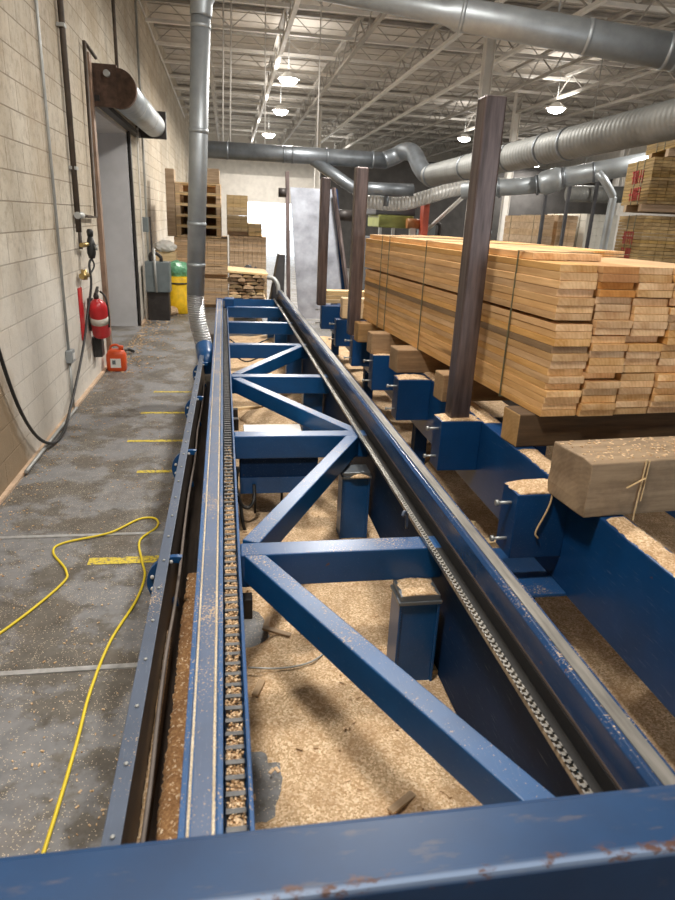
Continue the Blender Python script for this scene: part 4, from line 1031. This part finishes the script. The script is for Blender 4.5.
# ------------------------------------------------------------------ stacks behind the offcut pile
def pallet(x0, x1, y0, dy, z, label, h=.155):
    t = thing('pallet', label, 'pallet', ((x0 + x1) / 2, y0, z), 0, 'pallets stacked at the far end')
    w = (x1 - x0) / 2
    n = 6
    for k in range(n):
        yy = k * (dy - .1) / (n - 1)
        obj('top_slat', boxes((-w, w, yy, yy + .1, h - .022, h)), PALLETW, t, local=True)
    for s in (-w, -.05, w - .09): obj('stringer', boxes((s, s + .09, 0, dy, .024, h - .023)), BROWNW, t, local=True)
    for yy in (0, dy - .1): obj('bottom_slat', boxes((-w, w, yy, yy + .1, 0, .023)), PALLETW, t, local=True)
    return t
def pack(name, label, x0, x1, y0, y1, z0, z1, rows, cols, mat, group=None, rz=0, stencil=0, gap=.004, bearer=True):
    """a strapped pack of boards as one bundle: its layers and edges are modelled, each layer a part"""
    t = thing(name, label, 'lumber pack', ((x0 + x1) / 2, y0, z0), rz, group)
    w = (x1 - x0) / 2; rr = random.Random(int(abs(x0 * 100 + z0 * 13)))
    if bearer:
        for yy in (.15, y1 - y0 - .25): obj('bearer', boxes((-w, w, yy, yy + .1, 0, .08)), BROWNW, t, local=True)
    zb = .08 if bearer else 0
    H = (z1 - z0 - zb) / rows
    for r in range(rows):
        bm = BM()
        for c in range(cols):
            cw = 2 * w / cols; j = rr.uniform(0, .012)
            box(bm, -w + c * cw + gap / 2, -w + (c + 1) * cw - gap / 2, j, y1 - y0 - rr.uniform(0, .012), zb + r * H, zb + (r + 1) * H - gap)
        obj('board_layer', bm, mat, t, local=True)
    for yy in (.3, y1 - y0 - .4):
        bm = BM(); box(bm, -w - .004, -w, yy, yy + .02, zb, z1 - z0); box(bm, w, w + .004, yy, yy + .02, zb, z1 - z0); box(bm, -w - .004, w + .004, yy, yy + .02, z1 - z0, z1 - z0 + .003)
        obj('strap', bm, STRAP, t, local=True)
    return t
K = 13.9 / 12.65
def fz(z): return max(0., 1.85 + (z - 1.85) * K)
low = [('wide brown lumber pack low behind the vertical duct', -.98, -.02, 0, .72), ('second brown lumber pack stacked under the pallets', -.98, -.02, .72, 1.44), ('brown lumber pack beside the offcut pile on the floor', .02, .72, 0, .78), ('brown lumber pack stacked behind the offcut pile', .02, .70, .78, 1.50)]
for i, (lab, x0, x1, z0, z1) in enumerate(low):
    pack('lumber_pack', lab, x0 * K, x1 * K, 13.85, 16.0, fz(z0) if z0 else 0, fz(z1) - .005, 14, 8, BROWNW, 'brown packs at the far end')
for i in range(5): pallet(-.93 * K, -.13 * K, 13.9, 1.1, fz(1.44) + i * .205, 'pale wooden pallet in the stack behind the vertical duct, %s' % ('bottom one', 'second up', 'middle one', 'fourth up', 'top one')[i], .20)
ptop = fz(1.44) + 5 * .205
tag(obj('plywood_sheet', boxes((-1.0, -.14, 15.02, 15.06, fz(1.44), ptop + .02)), PINE_DARK), 'dark plywood sheet standing behind the pallet stack', 'plywood sheet')
tag(obj('crate', boxes((-.45, -.16, 13.92, 14.4, ptop, ptop + .27)), BROWNW, None, .01), 'dark brown crate on top of the pallet stack', 'crate')
tag(obj('plank_bundle', boxes((-1.20, -1.03, 13.9, 14.3, fz(1.44), fz(2.58))), BROWNW, None, .01), 'upright brown plank bundle at the wall side of the pallet stack', 'plank bundle')
pack('lumber_pack', 'small light pack on top of the brown pack beside the pallets', -.02 * K, .36 * K, 13.9, 15.6, fz(1.50), fz(2.20), 9, 3, PALLETW, 'brown packs at the far end')
pack('lumber_pack', 'short light pack one step lower than the one beside the pallets', .37 * K, .62 * K, 13.9, 15.6, fz(1.50), fz(1.72), 3, 2, PALLETW, 'brown packs at the far end', bearer=False)
crumple('sacking', .40, 12.7, .0, .26, .26, .55, DARK, 'dark heap behind the offcut pile', 'heap', 8)

# big packs at the lumber side
def stencil(parent, x, y, z, w, h, seed):
    """illegible red stencil strokes on the side of a pack"""
    rr = random.Random(seed); bm = BM(); n = 5
    for r in range(2):
        for k in range(n):
            a = k * w / n; zz = z + (1 - r) * h * .55
            m = w / n * .7
            kind = rr.randint(0, 3)
            box(bm, -.006, -.001, y + a, y + a + m * .25, zz, zz + h * .42)
            if kind != 1: box(bm, -.006, -.001, y + a, y + a + m, zz + h * .36, zz + h * .42)
            if kind > 1: box(bm, -.006, -.001, y + a + m * .75, y + a + m, zz, zz + h * .42)
            if kind != 2: box(bm, -.006, -.001, y + a, y + a + m, zz + h * .18, zz + h * .24)
    o = obj('stencil', bm, INK, parent, local=True); o.location.x = x; return o
ta = math.radians(-15.5)
TW = ((0, .98, 20, 'lowest pack of the tall lumber tower behind the stack'), (1.0, 2.06, 26, 'middle pack of the tall lumber tower, red marks on its side'), (2.10, 2.66, 14, 'upper pack of the tall lumber tower, red stencil on its side'), (2.68, 2.92, 6, 'short topmost pack of the tall lumber tower'))
for i, (z0, z1, nr, lab) in enumerate(TW):
    wd = .70; off = .18 if i == 3 else .015 * (i % 2)
    t = pack('lumber_pack', lab, -wd, wd, 0, .95, z0, z1, nr, 15, PACKW, 'packs of the tall lumber tower', ta)
    t.location = (4.60 + .964 * (wd + off), 7.0 - .267 * (wd + off), z0)
    if i in (1, 2): stencil(t, -wd - .001, .28, .55 if i == 1 else .12, .42, .34, i + 1)
bk = [('pale white wrapped lumber pack beyond the stack', 8.17, 8.95, 14.6, 16.6, 0, 2.25, CREAM), ('brown lumber pack far off between the dark posts', 7.62, 8.12, 14.9, 17.0, 0, 2.2, BROWNW), ('reddish lumber pack far off beside the black hose', 7.03, 7.38, 14.6, 16.6, 0, 2.16, BROWNW)]
for lab, x0, x1, y0, y1, z0, z1, mt in bk: pack('lumber_pack', lab, x0, x1, y0, y1, z0, z1, 14, 5, mt, 'far lumber packs')
for i, (x, y) in enumerate(((4.86, 13.2), (8.0, 19), (11.5, 19), (3.2, 25), (6.4, 13.05))):
    if i < 4:
        c = tag(obj('column', boxes((x - .09, x + .09, y - .012, y + .012, 0, 5.6), (x - .09, x - .075, y - .09, y + .09, 0, 5.6), (x + .075, x + .09, y - .09, y + .09, 0, 5.6)), JOISTW), ('white steel roof column behind the tallest post', 'white steel roof column far beyond the pale pack', 'white steel roof column by the far side of the hall', 'white steel roof column near the back partition')[i], 'column', 'roof columns')
for i, (x, y, lab) in enumerate(((6.45, 13.3, 'dark rack post beside the brown far pack'), (6.95, 13.3, 'dark rack post in front of the pale pack'), (7.72, 13.6, 'thin dark upright before the pale pack'))):
    tag(obj('rack_post', boxes((x - .03, x + .03, y - .03, y + .03, 0, 3.0)), DARK), lab, 'post', 'far rack posts')
# far machines behind the stack
gm = thing('edger_machine', 'olive green and dark machine standing beyond the lumber stack', 'machine', (3.5, 14, 0))
obj('base', boxes((3.05, 3.95, 13.9, 15.0, 0, 1.55)), DARK, gm, .02)
obj('hood', boxes((3.1, 3.85, 13.85, 15.0, 1.75, 2.0)), MACHGREEN, gm, .02)
obj('upper_housing', boxes((3.05, 3.9, 13.95, 15.0, 2.0, 2.2)), DARK, gm, .02)
for x in (3.12, 3.4, 3.78): obj('upright', boxes((x, x + .06, 13.88, 13.94, 1.5, 1.8)), CONDUIT, gm)
rm = thing('saw_head', 'rust red upright saw column beside the olive machine', 'machine', (4.0, 13.7, 0))
obj('column', boxes((3.90, 4.02, 13.6, 13.34, 0, 2.38)), MACHRED, rm, .01)
obj('motor', tubes(.1, [(3.65, 13.65, 1.85), (3.92, 13.65, 1.85)], n=14), plain('motor_orange', (.40, .17, .06), .5), rm)
obj('guard', boxes((3.72, 3.84, 13.6, 13.7, 1.4, 1.8)), WHITEPAINT, rm, .01)
pm = thing('planer', 'dark cluttered machine with pipes beside the white column', 'machine', (4.5, 14.5, 0))
obj('body', boxes((4.1, 4.75, 14.3, 15.3, 0, 1.6)), DARK, pm, .03)
obj('hopper', boxes((4.2, 4.5, 14.35, 14.8, 1.6, 1.85)), GREYBOX, pm, .02)
obj('pipe', tubes(.04, spline([(4.6, 14.4, 1.6), (4.6, 14.4, 1.85), (4.45, 14.4, 1.9)], 5), n=8), BLACKSTEEL, pm)

# ------------------------------------------------------------------ world and grading
w = bpy.data.worlds.new('world'); SC.world = w; w.use_nodes = True
bg = w.node_tree.nodes['Background']; bg.inputs[0].default_value = (.86, .93, 1.0, 1); bg.inputs[1].default_value = 4.5
SC.view_settings.view_transform = 'Standard'; SC.view_settings.look = 'None'
SC.view_settings.exposure = 0.0; SC.view_settings.gamma = 1.0; SC.view_settings.use_curve_mapping = False
SC.cycles.max_bounces = 8; SC.cycles.diffuse_bounces = 4
SC.cycles.sample_clamp_indirect = 6
